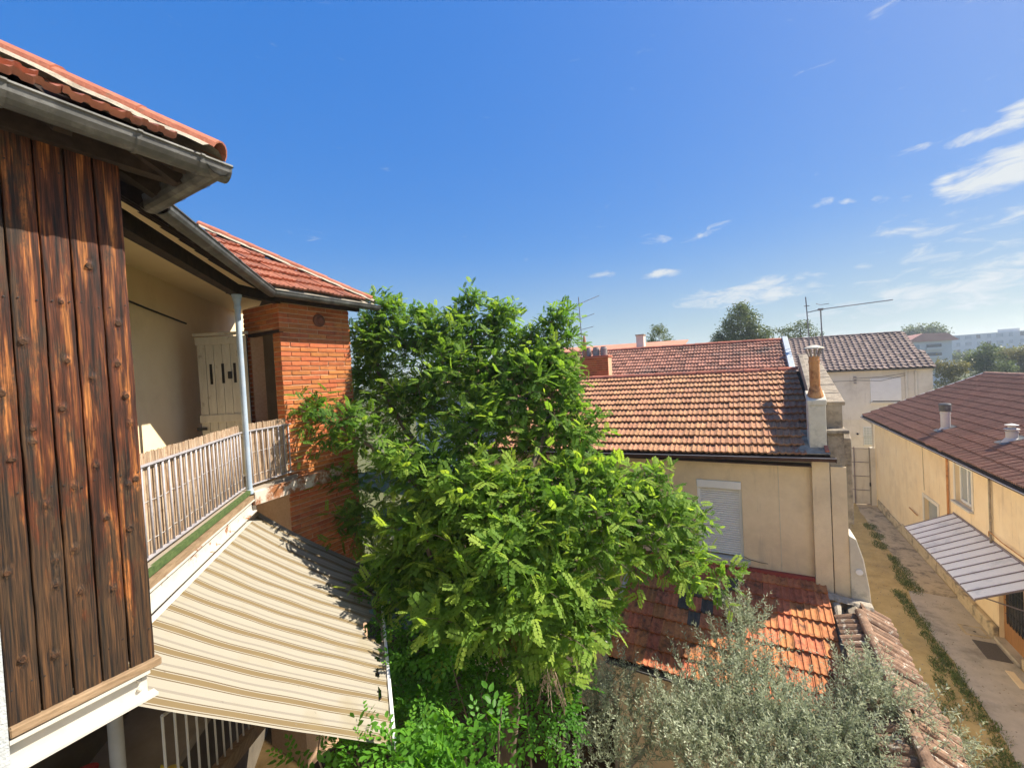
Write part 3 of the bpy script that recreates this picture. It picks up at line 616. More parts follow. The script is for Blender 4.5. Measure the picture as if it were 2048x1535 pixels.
MB().beam((-6.70, 4.0, ZE - .01), (-6.70, 5.75, ZE - .01), .08, .10).build('purlin', 'timber_dark', BH)
MB().box((-3.075, -2.5, ZE - .05), (-3.055, 1.44, ZE + .04)).build('fascia', 'timber_dark', BH)
# ceiling over the balcony
# cream wall of the balcony
W1 = np.array((-11.0, 5.88, 0)); W0 = np.array((-6.81, 1.85, 0)); wd = unit(W0 - W1); wnr = np.array((-wd[1], wd[0], 0)); wnr = wnr if wnr @ rnm > 0 else -wnr
Wend = W1 + wd * 8.4
MB().prism([tuple(W1 + (0, 0, 6.9)), tuple(Wend + (0, 0, 6.9)), tuple(Wend - wnr * .3 + (0, 0, 6.9)), tuple(W1 - wnr * .3 + (0, 0, 6.9))], (0, 0, 3.75)).build('balcony_wall', 'stucco_cream', BH)
a = W1 + wd * 3.35 + wnr * .03; b = W1 + wd * 5.9 + wnr * .03
MB().tube([(a[0], a[1], 9.72), tuple((a + b) / 2 + (0, 0, 9.78)), (b[0], b[1], 9.86)], .014, 6).build('cable', 'iron_black', BH)
# lower wall of the house behind the awning
MB().prism([tuple(W1 + (0, 0, 0)), tuple(Wend + (0, 0, 0)), tuple(Wend - wnr * .3), tuple(W1 - wnr * .3)], (0, 0, 6.7)).build('lower_wall', 'wall_deep_shade', BH)
MB().prism([tuple(q + (0, 0, ZE + .34)) for q in (PO + rd * 2.6 - rnm * .10, PO - rnm * .10, np.array((-6.84, 4.14, 0)), np.array((-9.3, 5.29, 0)), W1 - wnr * .25, W1 + wd * 7.3 - wnr * .25)], (0, 0, .03)).build('ceiling_boards', 'stucco_cream', BH)
# balcony floor, edge and beam
Pa = PO + rd * 3.7; K2 = np.array((-6.74, 4.26, 0))
def slab(z0, z1, o, name, mat):
    p = [Pa + rnm * o, PO + rnm * o + np.array((.02, 0, 0)), K2 + np.array((o + .02, 0, 0)), np.array((-7.7, 4.10, 0)), Wend + np.array((.1, 0, 0))]
    return MB().prism([(q[0], q[1], z0) for q in p], (0, 0, z1 - z0)).build(name, mat, BH)
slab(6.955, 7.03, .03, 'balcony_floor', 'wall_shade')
MB().beam(tuple(Pa + rnm * .040 + (0, 0, 6.998)), tuple(PO + rnm * .040 + (0, 0, 7.008)), .05, .058).build('moss_edge', 'moss', BH)
MB().beam(tuple(Pa + rnm * .05 + (0, 0, 6.925)), tuple(PO + rnm * .05 + (0, 0, 6.925)), .09, .055).build('edge_board', 'timber_sill', BH)
bm_ = MB(); bm_.beam(tuple(Pa + rnm * .035 + (0, 0, 6.80)), tuple(PO + rnm * .035 - rd * .05 + (0, 0, 6.80)), .04, .17); bm_.beam(tuple(Pa + rnm * .06 + (0, 0, 6.886)), tuple(PO + rnm * .06 - rd * .05 + (0, 0, 6.886)), .09, .014); bm_.beam(tuple(Pa + rnm * .06 + (0, 0, 6.712)), tuple(PO + rnm * .06 - rd * .05 + (0, 0, 6.712)), .09, .014)
bm_.build('floor_beam', 'paint_rusty', BH)
q0 = PO + np.array((.06, .0, 0)); q1 = np.array((-6.62, 5.05, 0))
MB().beam((q0[0] - .02, q0[1] + .06, 6.90), (q1[0], q1[1], 6.90), .10, .20).build('edge_beam', 'paint_flaking', BH, bevel=.006)
# post with a collared head
MB().lathe((PO[0] + .03, PO[1] + .03, 6.98), [(.048, 0), (.048, .05), (.038, .07), (.038, 2.68), (.046, 2.70), (.046, 2.73), (.040, 2.75), (.044, 2.80), (.056, 2.83), (.056, 2.86), (.066, 2.87), (.066, 2.90)], 18).build('post', 'paint_post', BH, smooth=False)
# railings with reed screens
def railing(A, B, n, name, end_post=False, reeds=True, z0=7.06, h=.93, r=.0105):
    A = np.array(A, float); B = np.array(B, float); d = unit(B - A); nn = np.array((d[1], -d[0], 0)); nn = nn if nn @ rnm > 0 else -nn; L = np.linalg.norm(B - A)
    R_ = MB().beam(tuple(A + (0, 0, z0 + .03)), tuple(B + (0, 0, z0 + .03)), .035, .014).build(name, 'paint_bar', BH)
    MB().beam(tuple(A + (0, 0, z0 + h - .10)), tuple(B + (0, 0, z0 + h - .10)), .040, .014).build('top_rail', 'paint_bar', R_)
    for k in range(n + 1):
        p = A + (B - A) * (k + .5) / (n + 1); MB().tube([tuple(p + (0, 0, z0 + .03)), tuple(p + (0, 0, z0 + h - .10))], r, 7).build('baluster', 'paint_bar', R_, smooth=True)
    if reeds:
        m_ = MB(); T = []; k = 0.; 
        while k < L:
            w = rng.uniform(.0045, .0075); p = A + d * (k + w) - nn * (.028 + rng.uniform(0, .008)); ht = h + rng.normal(.0, .005); lean = rng.normal(0, .006)
            m_.tube([tuple(p + (0, 0, z0 + .01)), tuple(p + d * lean * .5 + nn * rng.normal(0, .003) + (0, 0, z0 + ht * .5)), tuple(p + d * lean + (0, 0, z0 + ht))], w, 5); T += [rng.random()] * 15; k += w * 2 * .96
        o = m_.build('reed_screen', 'reed', R_, 'stuff'); at_ = o.data.attributes.new('tint', 'FLOAT', 'POINT')
        nv = len(o.data.vertices); at_.data.foreach_set('value', (T + [0] * nv)[:nv])
        for zz in (.16, .50, .80):
            w_ = MB(); P = [A + d * (L * t / 40) + nn * (.0 + .006 * math.sin(t * 2.3)) for t in range(41)]; w_.tube([tuple(p - nn * .012 + (0, 0, z0 + zz + .006 * math.sin(i * 1.3))) for i, p in enumerate(P)], .0028, 4); w_.build('tie_wire', 'gutter_edge', R_)
    return R_
railing(PO + rd * 3.35, PO + rd * .07, 27, 'railing')
railing(PO + np.array((-.03, .08, 0)), (-6.74, 4.22, 0), 7, 'railing')
# plank door standing open against the wall
DA = np.array((-8.00, 3.48, 0)); DB = np.array((-7.30, 3.90, 0)); dd = unit(DB - DA); dn = np.array((dd[1], -dd[0], 0)); DL = np.linalg.norm(DB - DA)
dr = MB().prism([tuple(DA + (0, 0, 7.10)), tuple(DB + (0, 0, 7.10)), tuple(DB - dn * .02 + (0, 0, 7.10)), tuple(DA - dn * .02 + (0, 0, 7.10))], (0, 0, 2.30)).build('door', 'timber_dark', BH)
for k in range(6):
    a = DA + dd * (DL * k / 6 + .004); b = DA + dd * (DL * (k + 1) / 6 - .004)
    MB().prism([tuple(q + (0, 0, 7.08)) for q in (a, b, b + dn * .018, a + dn * .018)], (0, 0, 2.33 + rng.uniform(-.01, .01))).build('board', 'door_grey', dr)
for z, h in ((9.28, .13), (7.98, .13), (7.55, .14)): MB().prism([tuple(q + (0, 0, z)) for q in (DA - dd * .01 + dn * .019, DB + dd * .01 + dn * .019, DB + dd * .01 + dn * .042, DA - dd * .01 + dn * .042)], (0, 0, h)).build('ledge', 'door_grey', dr, bevel=.004)
MB().prism([tuple(q + (0, 0, 9.43)) for q in (DA - dd * .03 - dn * .02, DB + dd * .03 - dn * .02, DB + dd * .03 + dn * .055, DA - dd * .03 + dn * .055)], (0, 0, .05)).build('cap_rail', 'door_grey', dr, bevel=.004)
for t, z0, h in ((.26, 8.62, .34), (.50, 8.63, .33), (.74, 8.63, .33)):
    a = DA + dd * (DL * t - .022) + dn * .0165; b = DA + dd * (DL * t + .022) + dn * .0165; MB().prism([tuple(q + (0, 0, z0)) for q in (a, b, b + dn * .004, a + dn * .004)], (0, 0, h)).build('slot_shade_strip', 'dark_room', dr)  # raised black strips stand for the shade inside the door openings
a = DA + dd * (DL * .60) + dn * .018
MB().prism([tuple(q + (0, 0, 8.70)) for q in (a, a + dd * .07, a + dd * .07 + dn * .02, a + dn * .02)], (0, 0, .12)).build('lock_plate', 'iron_black', dr, bevel=.008)
for z in (7.66, 7.86): MB().prism([tuple(q + (0, 0, z)) for q in (DA + dn * .044 - dd * .06, DA + dn * .044 + dd * .10, DA + dn * .052 + dd * .10, DA + dn * .052 - dd * .06)], (0, 0, .045)).build('hinge', 'iron_black', dr)
# brick tower
TW = MB(); TW.box((-6.95, 4.145, 2.0), (-6.744, 5.53, 9.93)); TW.box((-9.3, 5.30, 2.0), (-6.951, 5.53, 9.93)); TW.box((-7.8, 4.145, 9.46), (-6.951, 4.36, 9.93)); TW.box((-7.8, 4.145, 2.0), (-7.62, 4.36, 9.459)); TW.box((-7.619, 4.145, 2.0), (-6.951, 4.36, 7.03))
TW = TW.build('tower_wall', 'mortar_brick', BH)
MB().box((-8.6, 4.92, 7.03), (-6.952, 4.96, 9.9)).build('inner_partition', 'wall_shade', BH)
MB().box((-7.66, 4.120, 9.42), (-6.735, 4.20, 9.475)).build('lintel', 'timber_dark', BH)
BL, BHT, CO = .345, .064, .0815
def brick_mesh(L, nm='brick'):
    bm = bmesh.new(); bmesh.ops.create_cube(bm, size=1); bmesh.ops.scale(bm, vec=(.03, L, BHT), verts=bm.verts)
    bmesh.ops.bevel(bm, geom=[e for e in bm.edges if all(v.co.x > 0 for v in e.verts)], offset=.004, segments=1, affect='EDGES')
    me = bpy.data.meshes.new(nm); bm.to_mesh(me); bm.free(); me.materials.append(MATS['brick']); return me
bmesh_cache = {}
cnt = 0; extra = MB(); ET = []
nco = int((9.92 - 4.6) / CO)
def put_brick(c, L, nrm, ang):
    global cnt
    key = round(L, 3)
    if key not in bmesh_cache: bmesh_cache[key] = brick_mesh(L)
    Mw = Matrix.Translation(Vector(c)) @ Matrix.Rotation(ang, 4, 'Z')
    if cnt < 298: cnt += 1; place('brick', bmesh_cache[key], None, TW, Mw)
    else:
        i = len(extra.v); me = bmesh_cache[key]; extra.v += [tuple(Mw @ v.co) for v in me.vertices]; extra.f += [tuple(i + k for k in p.vertices) for p in me.polygons]; ET.extend([rng.random()] * len(me.vertices))
for r in range(nco):
    z = 9.92 - CO * (r + .5); y = 4.132 - (0 if r % 2 else .5 * (BL + .012)) + rng.normal(0, .006)
    while y < 5.54:
        a = max(y, 4.132); b = min(y + BL, 5.538); y += BL + .012 + rng.normal(0, .004)
        if b - a < .05: continue
        L = round((b - a) / .02) * .02 if (b - a) < BL - .01 else BL
        put_brick((-6.744 + rng.normal(0, .0018), (a + b) / 2, z + rng.normal(0, .0015)), min(L, b - a), 0, 0)
    # return face beside and above the doorway
    spans = [(-7.80, -6.745)] if z > 9.49 else ([(-6.93, -6.745), (-7.80, -7.63)] if z > 7.05 else [])
    for x0, x1 in spans:
        x = x0 - (0 if r % 2 else .17)
        while x < x1:
            a = max(x, x0); b = min(x + BL, x1); x += BL + .012
            if b - a < .05: continue
            L = round((b - a) / .02) * .02 if (b - a) < BL - .01 else BL
            put_brick(((a + b) / 2, 4.146 + rng.normal(0, .0015), z), min(L, b - a), 0, -math.pi / 2)
if extra.v:
    o = extra.build('brick_field', 'brick', TW, 'stuff'); a_ = o.data.attributes.new('tint', 'FLOAT', 'POINT'); a_.data.foreach_set('value', ET[:len(o.data.vertices)])
# round terracotta vent
def xlathe(c, prof, n=18):
    m_ = MB()
    for r, h in prof:
        for t in range(n): a = 6.283 * t / n; m_.v.append((c[0] + h, c[1] + r * math.cos(a), c[2] + r * math.sin(a)))
    for u in range(len(prof) - 1):
        for t in range(n): m_.f.append((u * n + t, u * n + (t + 1) % n, (u + 1) * n + (t + 1) % n, (u + 1) * n + t))
    m_.f.append(tuple((len(prof) - 1) * n + t for t in range(n))); return m_
vt = xlathe((-6.735, 4.87, 9.68), [(.115, 0), (.115, .03), (.10, .045), (.08, .045)]).build('wall_vent', 'terracotta', BH, smooth=True)
xlathe((-6.70, 4.87, 9.68), [(.075, 0), (.072, .03), (.055, .06), (.03, .075), (.005, .08)]).build('vent_dome', 'terracotta', vt, smooth=True)
# lower level behind the awning
LR = MB().beam((-4.62, 1.62, 4.66), (-6.45, 3.35, 3.6), .12, .16).build('stair_stringer', 'timber_sill', BH)
for k in range(14):
    p = np.array((-4.5, 1.5, 4.78)) + (np.array((-6.4, 3.3, 3.68)) - np.array((-4.5, 1.5, 4.78))) * k / 13
    MB().tube([tuple(p), tuple(p + (0, 0, .95))], .011, 6).build('stair_baluster', 'paint_white', LR)
MB().tube([(-4.5, 1.5, 5.73), (-6.4, 3.3, 4.63)], .014, 6).build('handrail', 'paint_white', LR)
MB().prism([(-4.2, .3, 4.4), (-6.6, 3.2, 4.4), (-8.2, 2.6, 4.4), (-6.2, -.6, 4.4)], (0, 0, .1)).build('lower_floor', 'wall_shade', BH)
# clutter on the landing
t_ = thing('laundry_bag', (-5.55, 1.25, 4.5), 'red cloth bag lying in the dark landing under the timber wing', 'bag')
m_ = MB(); m_.lathe((-5.55, 1.25, 4.5), [(.05, 0), (.22, .03), (.27, .15), (.23, .30), (.14, .40), (.07, .44), (.10, .50)], 14); m_.build('sack', 'red_cloth', t_, smooth=True)
MB().tube([(-5.62, 1.25, 4.92), (-5.55, 1.27, 4.96), (-5.48, 1.25, 4.92)], .012, 6).build('tie_string', 'timber_sill', t_)
t_ = thing('watering_can', (-5.15, 1.75, 4.5), 'yellow plastic can standing low in the dark landing', 'can')
m_ = MB(); m_.lathe((-5.15, 1.75, 4.5), [(.10, 0), (.11, .02), (.105, .20), (.07, .24), (.06, .26)], 16); m_.build('body', 'yellow_plastic', t_, smooth=True)
MB().tube([(-5.07, 1.75, 4.55), (-4.97, 1.80, 4.66), (-4.92, 1.83, 4.78)], [.02, .014, .018], 8).build('spout', 'yellow_plastic', t_)
MB().tube([(-5.24, 1.73, 4.58), (-5.31, 1.71, 4.68), (-5.26, 1.72, 4.78), (-5.18, 1.74, 4.75)], .01, 6).build('handle', 'yellow_plastic', t_)

# ------------------------------------------------------------------ striped awning
AW = thing('striped_awning', (-5, 2.6, 6.5), 'torn cream awning with ochre stripes stretched out below the balcony', 'awning')
R0 = np.array((-6.86, 3.70, 6.52)); R1 = np.array((-3.95, .90, 6.52)); F0 = np.array((-5.80, 5.06, 5.2)); F1 = np.array((-2.93, 2.60, 5.2))
NU, NV = 150, 90
def cloth(u, v):
    a = R0 + (R1 - R0) * u; b = F0 + (F1 - F0) * u; p = a + (b - a) * v
    sag = .17 * v * (1 - v) * (1.6 - v) + .022 * math.sin(u * 47 + 2 * v) * v * (1 - v) + .004 * math.sin(u * 131 + 5 * v) * v + .006 * math.sin(u * 23) * math.sin(v * 19)
    sag *= 1 - .75 * u ** 7
    return p + np.array((0, 0, -sag + .05 * math.exp(-(v / .05) ** 2) * 0))
holes = [(.52, .935, .072, .058), (.30, .945, .018, .026), (.345, .93, .012, .020), (.40, .935, .018, .022), (.675, .955, .012, .015), (.745, .95, .020, .010), (.83, .955, .026, .010), (.235, .955, .012, .018), (.46, .952, .010, .010)]
hp = [rng.uniform(0, 6.28, 3) for _ in holes]
def torn(u, v):
    for (cu, cv, ru, rv), ph in zip(holes, hp):
        du, dv = (u - cu) / ru, (v - cv) / rv; a = math.atan2(dv, du); q = math.hypot(du, dv)
        if q < 1 + .18 * math.sin(3 * a + ph[0]) + .10 * math.sin(5 * a + ph[1]): return True
    return False
vs = [1 - (1 - k / NV) ** 1.6 for k in range(NV + 1)]
V = []; UV = []
for i in range(NU + 1):
    for j in range(NV + 1): V.append(cloth(i / NU, vs[j])); UV.append((i / NU, vs[j]))
F = []
for i in range(NU):
    for j in range(NV):
        if torn((i + .5) / NU, (vs[j] + vs[j + 1]) / 2): continue
        a = i * (NV + 1) + j; F.append((a, a + NV + 1, a + NV + 2, a + 1))
me = bpy.data.meshes.new('fabric'); me.from_pydata((np.array(V) - OFF[AW]).tolist(), [], F); me.update()
uvl = me.uv_layers.new(name='cloth')
for lp in me.loops: uvl.data[lp.index].uv = UV[lp.vertex_index]
me.polygons.foreach_set('use_smooth', [True] * len(me.polygons)); link('fabric', me, 'awning_cloth', AW)
MB().tube([tuple(R0 + (-.03, -.03, -.02)), tuple(R1 + (-.03, -.03, -.02))], .045, 10).build('roller', 'paint_white', AW, smooth=True)
fd = unit(F1 - F0); MB().beam(tuple(F0 - fd * .02 + (.012, .016, -.01)), tuple(F1 + fd * .04 + (.012, .016, -.01)), .035, .06).build('front_bar', 'paint_clean', AW, bevel=.006)
for u in (.12, .88):
    a = R0 + (R1 - R0) * u + (0, 0, -.12); b = F0 + (F1 - F0) * u + (0, 0, -.05); k_ = (a + b) / 2 + unit(R1 - R0) * (.35 if u < .5 else -.35) + (0, 0, -.05)
    MB().tube([tuple(a), tuple(k_), tuple(b)], .016, 8).build('folding_arm', 'paint_clean', AW)
MB().tube([tuple(F1 + fd * .03 + (0, 0, -.03)), tuple(F1 + fd * .03 + (.02, .02, -.75))], .012, 6).build('pull_rod', 'paint_rusty', AW)
# ------------------------------------------------------------------ the tiled house across the courtyard
HS = thing('tiled_house', (-1.5, 9.8, 0), 'beige house with weathered clay roof and rolled-down white shutter', 'house')
YW = 9.79
hw = MB()   # front wall around the window opening
hw.box((-7.5, YW, 0), (-1.06, YW + .35, 6.55)); hw.box((-.20, YW, 0), (1.0, YW + .35, 6.60)); hw.box((-1.0599, YW, 6.03), (-.2001, YW + .35, 6.57)); hw.box((-1.0599, YW, 0), (-.2001, YW + .35, 4.38))
hw = hw.build('wall', 'stucco_house', HS)
MB().box((-7.5, 17.3, 0), (1.4, 17.55, 6.5)).build('rear_wall', 'stucco_house', HS)
MB().tube([(.46, YW - .003, 4.25), (.46, YW - .003, 6.55)], .006, 5).build('wall_joint', 'cement_grey', hw)
MB().box((1.0, YW - .13, 0), (1.275, YW + .3, 6.62)).build('pilaster', 'stucco_house', HS, bevel=.006)
# gable wall with raised coping
gx0, gx1 = 1.28, 1.525
gw = MB(); gw.prism([(gx0, YW - .02, 0), (gx0, YW - .02, 7.08), (gx0, 10.4, 7.08), (gx0, 13.7, 8.42), (gx0, 17.5, 6.9), (gx0, 17.5, 0)], (gx1 - gx0, 0, 0)); gw = gw.build('gable_wall', 'stone_grey', HS)
MB().box((1.30, YW - .06, 0), (gx1 + .012, YW - .021, 6.45)).build('gable_render', 'stucco_house', HS)
MB().box((gx1 + .001, YW + .2, 0), (gx1 + .012, 17.4, 6.4)).build('gable_render', 'stucco_white', HS)  # unseen pale coat on the alley side, added to bounce sun
MB().box((1.10, YW - .10, 7.08), (1.60, 10.25, 7.15)).build('coping_stone', 'stone_grey', gw, bevel=.012)
for k in range(7):   # coping slabs climbing to the ridge
    t0, t1 = k / 7, (k + .965) / 7; a = np.array((1.40, 10.0, 7.62)); b = np.array((1.40, 13.7, 8.62)); p = a + (b - a) * t0; q = a + (b - a) * t1
    MB().beam(tuple(p), tuple(q), .40, .075).build('coping_stone', 'stone_grey', gw, bevel=.01)
MB().prism([(1.22, 10.0, 7.1), (1.22, 10.0, 7.60), (1.22, 13.7, 8.60), (1.22, 13.7, 8.0)], (.33, 0, 0)).build('parapet', 'stone_grey', HS)
MB().beam((1.13, 9.85, 7.42), (1.13, 12.2, 8.52), .10, .17).build('verge_stone', 'stone_grey', HS, bevel=.01)
MB().prism([(1.53, 10.3, 5.2), (1.53, 10.3, 6.9), (1.53, 10.5, 7.03), (1.53, 10.9, 7.03), (1.53, 10.9, 5.2)], (.19, 0, 0)).build('flue_breast', 'stone_grey', HS, bevel=.012)
MB().prism([(1.53, 10.35, 0), (1.53, 10.35, 5.2), (1.53, 11.3, 5.2), (1.53, 11.3, 0)], (.15, 0, 0)).build('flue_breast', 'stone_grey', HS)
# buttress at the corner of the alley
MB().prism([(1.536, 9.70, 3.4), (1.86, 9.70, 3.4), (1.81, 9.70, 4.2), (1.74, 9.70, 4.75), (1.64, 9.70, 5.12), (1.536, 9.70, 5.18)], (0, .6, 0)).build('buttress', 'cement_grey', HS, bevel=.01)
MB().tube([(1.665, 9.705, 4.52), (1.665, 9.68, 4.52)], .055, 18).build('wall_disc', 'paint_clean', HS)
# roof
eL, eR, rL, rR = np.array((-6.2, 9.46, 6.50)), np.array((1.14, 9.46, 6.66)), np.array((-6.2, 13.62, 8.20)), np.array((1.14, 13.62, 8.20))
rf = MB().prism([tuple(eL + (0, .02, 0)), tuple(eR + (.14, .02, 0)), tuple(rR + (.14, 0, 0)), tuple(rL)], (0, 0, -.06)).build('roof', 'timber_dark', HS)
MB().prism([tuple(rL), tuple(rR + (.14, 0, 0)), (1.28, 17.6, 6.8), (-6.2, 17.6, 6.8)], (0, 0, -.06)).build('roof', 'tile_house', HS)
lay_tiles(rf, eL + (0, 0, .03), eR + (0, 0, .03), rL + (0, 0, .03), rR + (0, 0, .03), .222, .338, 'double', 'tile_house', single=lambda p: p[0] > -3.9, limit=299, lift=.062,
          keep=lambda c: not (.86 < c[0] and c[1] < 10.25))
ridge_run(rf, rL + (0, .0, .035), rR + (0, .0, .035), .40, .115, 'ridge_red')
MB().prism([(.90, 9.50, 6.72), (1.24, 9.50, 6.73), (1.24, 10.3, 7.06), (.90, 10.3, 7.05)], (0, 0, .012)).build('lead_flashing', 'stone_grey', rf)
MB().prism([(.70, 9.47, 6.715), (1.28, 9.47, 6.725), (1.28, 9.75, 6.835), (.86, 9.75, 6.825)], (0, 0, .016)).build('lead_flashing', 'stone_grey', rf)
for y in (9.52, 9.86, 10.2): MB().beam((1.235, y, 6.76 + (y - 9.5) * .41), (1.235, y + .33, 6.76 + (y - 9.17) * .41), .06, .05).build('verge_tile', 'ridge_red', rf)
go = MB().trough((-6.2, 9.40, 6.50), (1.34, 9.40, 6.665), .062, (0, -1, 0)).build('gutter', 'gutter_brown', HS)
MB().tube([(-6.2, 9.332, 6.519), (1.345, 9.332, 6.684)], .006, 6).build('gutter_bead', 'gutter_edge', go)
MB().box((1.336, 9.335, 6.60), (1.345, 9.47, 6.68)).build('gutter_stop', 'gutter_brown', go)
MB().box((-7.5, 9.50, 6.47), (.99, YW - .002, 6.49)).build('soffit', 'gutter_brown', HS)
# window with rolled-down shutter
wi = MB(); wi.box((-1.058, YW + .06, 4.40), (-1.01, YW + .12, 5.86)); wi.box((-.25, YW + .06, 4.40), (-.202, YW + .12, 5.86)); wi = wi.build('window', 'paint_clean', HS)
MB().box((-1.056, YW - .02, 5.86), (-.204, YW + .14, 6.025)).build('shutter_box', 'paint_clean', wi, bevel=.008)
m_ = MB(); ns = 30
for k in range(ns):
    z0 = 4.42 + (5.86 - 4.42) * k / ns; z1 = 4.42 + (5.86 - 4.42) * (k + 1) / ns; h = z1 - z0; i = len(m_.v); y = YW + .085
    for zz, o in ((z0 + .006, .004), (z0 + h * .25, -.006), (z0 + h * .75, -.006), (z1 - .006, .004), (z1 - .003, .012), (z1, .012)): m_.v += [(-1.01, y + o, zz), (-.25, y + o, zz)]
    for q in range(5): m_.f.append((i + 2 * q, i + 2 * q + 1, i + 2 * q + 3, i + 2 * q + 2))
m_.build('shutter_slat', 'paint_clean', wi, 'stuff')
MB().box((-1.16, YW - .10, 4.33), (-.08, YW + .08, 4.40)).build('sill', 'paint_white', wi, bevel=.008)
MB().box((-1.12, YW - .07, 4.26), (-.12, YW - .001, 4.329)).build('sill_band', 'paint_white', wi)
MB().tube([(-.2, YW - .01, 4.46), (-.1, YW - .03, 4.42), (.1, YW - .03, 4.39), (.22, YW - .01, 4.38)], .006, 5).build('cable', 'iron_black', HS)
# chimney stack by the eave
ck = MB(); ck.prism([(.985, 9.68, 6.72), (1.26, 9.68, 6.72), (1.26, 10.0, 6.9), (.985, 10.0, 6.9)], (0, 0, .9)); ck = ck.build('chimney', 'cement_grey', HS, bevel=.01)
MB().prism([(.972, 9.667, 7.62), (1.273, 9.667, 7.62), (1.273, 10.013, 7.79), (.972, 10.013, 7.79)], (0, 0, .10)).build('chimney_cap', 'cement_grey', ck, bevel=.01)
MB().lathe((1.125, 9.85, 7.76), [(.14, 0), (.135, .03), (.09, .20), (.085, .22), (.085, .66), (.093, .665), (.093, .72), (.085, .725), (.085, .80)], 20).build('flue_pipe', 'rust', ck, smooth=False)
cw = MB().lathe((1.125, 9.85, 8.70), [(.17, 0), (.16, .02), (.05, .065), (.01, .07)], 20).build('cowl', 'cement_grey', ck)
for k in range(9):
    a = 6.283 * k / 9; MB().beam((1.125 + .085 * math.cos(a), 9.85 + .085 * math.sin(a), 8.54), (1.125 + .13 * math.cos(a), 9.85 + .13 * math.sin(a), 8.71), .022, .008, (math.cos(a), math.sin(a), 0.01)).build('cowl_fin', 'pot_grey', cw)

# ------------------------------------------------------------------ lean-to in front of it
LT = thing('lean_to', (-.6, 8.5, 0), 'lean-to with mossy orange clay tiles under the shuttered window', 'lean-to')
lx0, lx1 = -2.42, 1.16
lr = MB().prism([(lx0, 7.30, 3.27), (lx1, 7.30, 3.27), (lx1, 9.785, 4.17), (lx0, 9.785, 4.17)], (0, 0, -.05)).build('roof', 'timber_dark', LT)
dark = {(4, 5), (4, 6), (4, 7), (4, 8), (5, 5), (5, 6), (5, 8), (5, 9), (5, 7), (3, 6)}
def oddtile(r, c): return 'tile_black' if (r, c) in {(5, 5), (5, 6), (5, 8), (4, 5), (4, 7), (6, 9), (3, 6)} else None
lay_tiles(lr, (lx0, 7.24, 3.285), (lx1, 7.24, 3.285), (lx0, 9.80, 4.205), (lx1, 9.80, 4.205), .215, .335, 'double', 'tile_orange', lift=.046, odd=oddtile, keep=lambda c: c[0] < .86 + .17 * (c[1] - 7.2) + .1)
MB().box((lx0 + .1, 9.70, 4.17), (1.0, YW - .003, 4.26)).build('flashing_board', 'paint_red', LT)
MB().prism([(lx0 - .07, 7.24, 3.22), (lx0 - .07, 7.24, 3.42), (lx0 - .07, 9.78, 4.34), (lx0 - .07, 9.78, 4.14)], (.06, 0, 0)).build('verge_board', 'paint_white', LT, bevel=.006)
MB().box((lx0 + .05, 7.50, 0), (lx1 - .05, 7.70, 3.28)).build('wall', 'stucco_house', LT)
MB().box((lx0 + .05, 7.701, 0), (lx0 + .25, 9.78, 3.5)).build('side_wall', 'stucco_house', LT)
MB().trough((lx0 - .02, 7.20, 3.24), (lx1, 7.20, 3.22), .05, (0, -1, 0)).build('gutter', 'zinc', LT)
# ------------------------------------------------------------------ boundary wall with tiled coping
BW = thing('boundary_wall', (1.55, 7.5, 0), 'low garden wall capped with old lichen-covered clay tiles', 'wall')
MB().box((1.30, 3.5, 0), (1.86, 9.60, 3.80)).build('body', 'stucco_house', BW)
m_ = bed((1.55, 3.5, 3.80), (1.55, 9.62, 3.82), .16, .16, 40); m_.build('mortar_ridge', 'stone_grey', BW)
bed((1.10, 7.1, 3.24), (1.27, 9.40, 3.98), .055, .045, 30).build('mortar_fillet', 'mortar', BW)
bed((1.14, 9.52, 4.05), (1.80, 9.60, 3.93), .13, .07, 14).build('mortar_ridge', 'mortar', BW)
fl = half_round('coping_tile', .46, .085, .075, 'tile_mossy', 6); fs = half_round('coping_tile', .36, .085, .075, 'tile_mossy', 6)
y = 4.0
while y < 9.55:
    j = rng.normal(0, .03); d = unit((-.86 - .0, j, .44)); x = unit(np.cross(d, (0, 0, 1))); z = np.cross(x, d); z = z if z[2] > 0 else -z; x = np.cross(d, z)
    place('coping_tile', fl, None, BW, frame((2.0 + rng.normal(0, .02), y, 3.77 + rng.normal(0, .008)), x, d, z))
    if y < 9.2:
        d = unit((.93, j, .30)); x = unit(np.cross(d, (0, 0, 1))); z = np.cross(x, d); z = z if z[2] > 0 else -z; x = np.cross(d, z)
        place('coping_tile', fs, None, BW, frame((1.20 + .0 * y + rng.normal(0, .015), y, 3.86 + rng.normal(0, .008)), x, d, z))
    y += .155 + rng.normal(0, .006)
ridge_run(BW, (1.555, 9.12, 4.055), (1.545, 3.8, 4.02), .36, .072, 'tile_mossy', 'ridge_tile')

# ------------------------------------------------------------------ house behind with the long red roof
BK = thing('rear_house', (-3, 16, 0), 'house behind with long mottled red roof edged in pale blue flashing', 'house')
MB().box((-9, 14.4, 0), (1.1, 21.5, 7.6)).build('wall', 'stucco_house', BK)
bk0, bk1 = (-9, 13.9, 7.62), (1.10, 13.9, 7.56); bt0, bt1 = (-9, 17.6, 9.34), (1.10, 17.6, 9.20)
br = MB().prism([bk0, bk1, bt1, bt0], (0, 0, -.06)).build('roof', 'timber_dark', BK)
MB().prism([bt0, bt1, (1.1, 21.6, 7.5), (-9, 21.6, 7.6)], (0, 0, -.06)).build('roof', 'tile_back', BK)
lay_tiles(br, np.array(bk0) + (0, 0, .03), np.array(bk1) + (0, 0, .03), np.array(bt0) + (0, 0, .03), np.array(bt1) + (0, 0, .03), .215, .30, 'double', 'tile_back', single=lambda p: False, lift=.045, jit=.006)
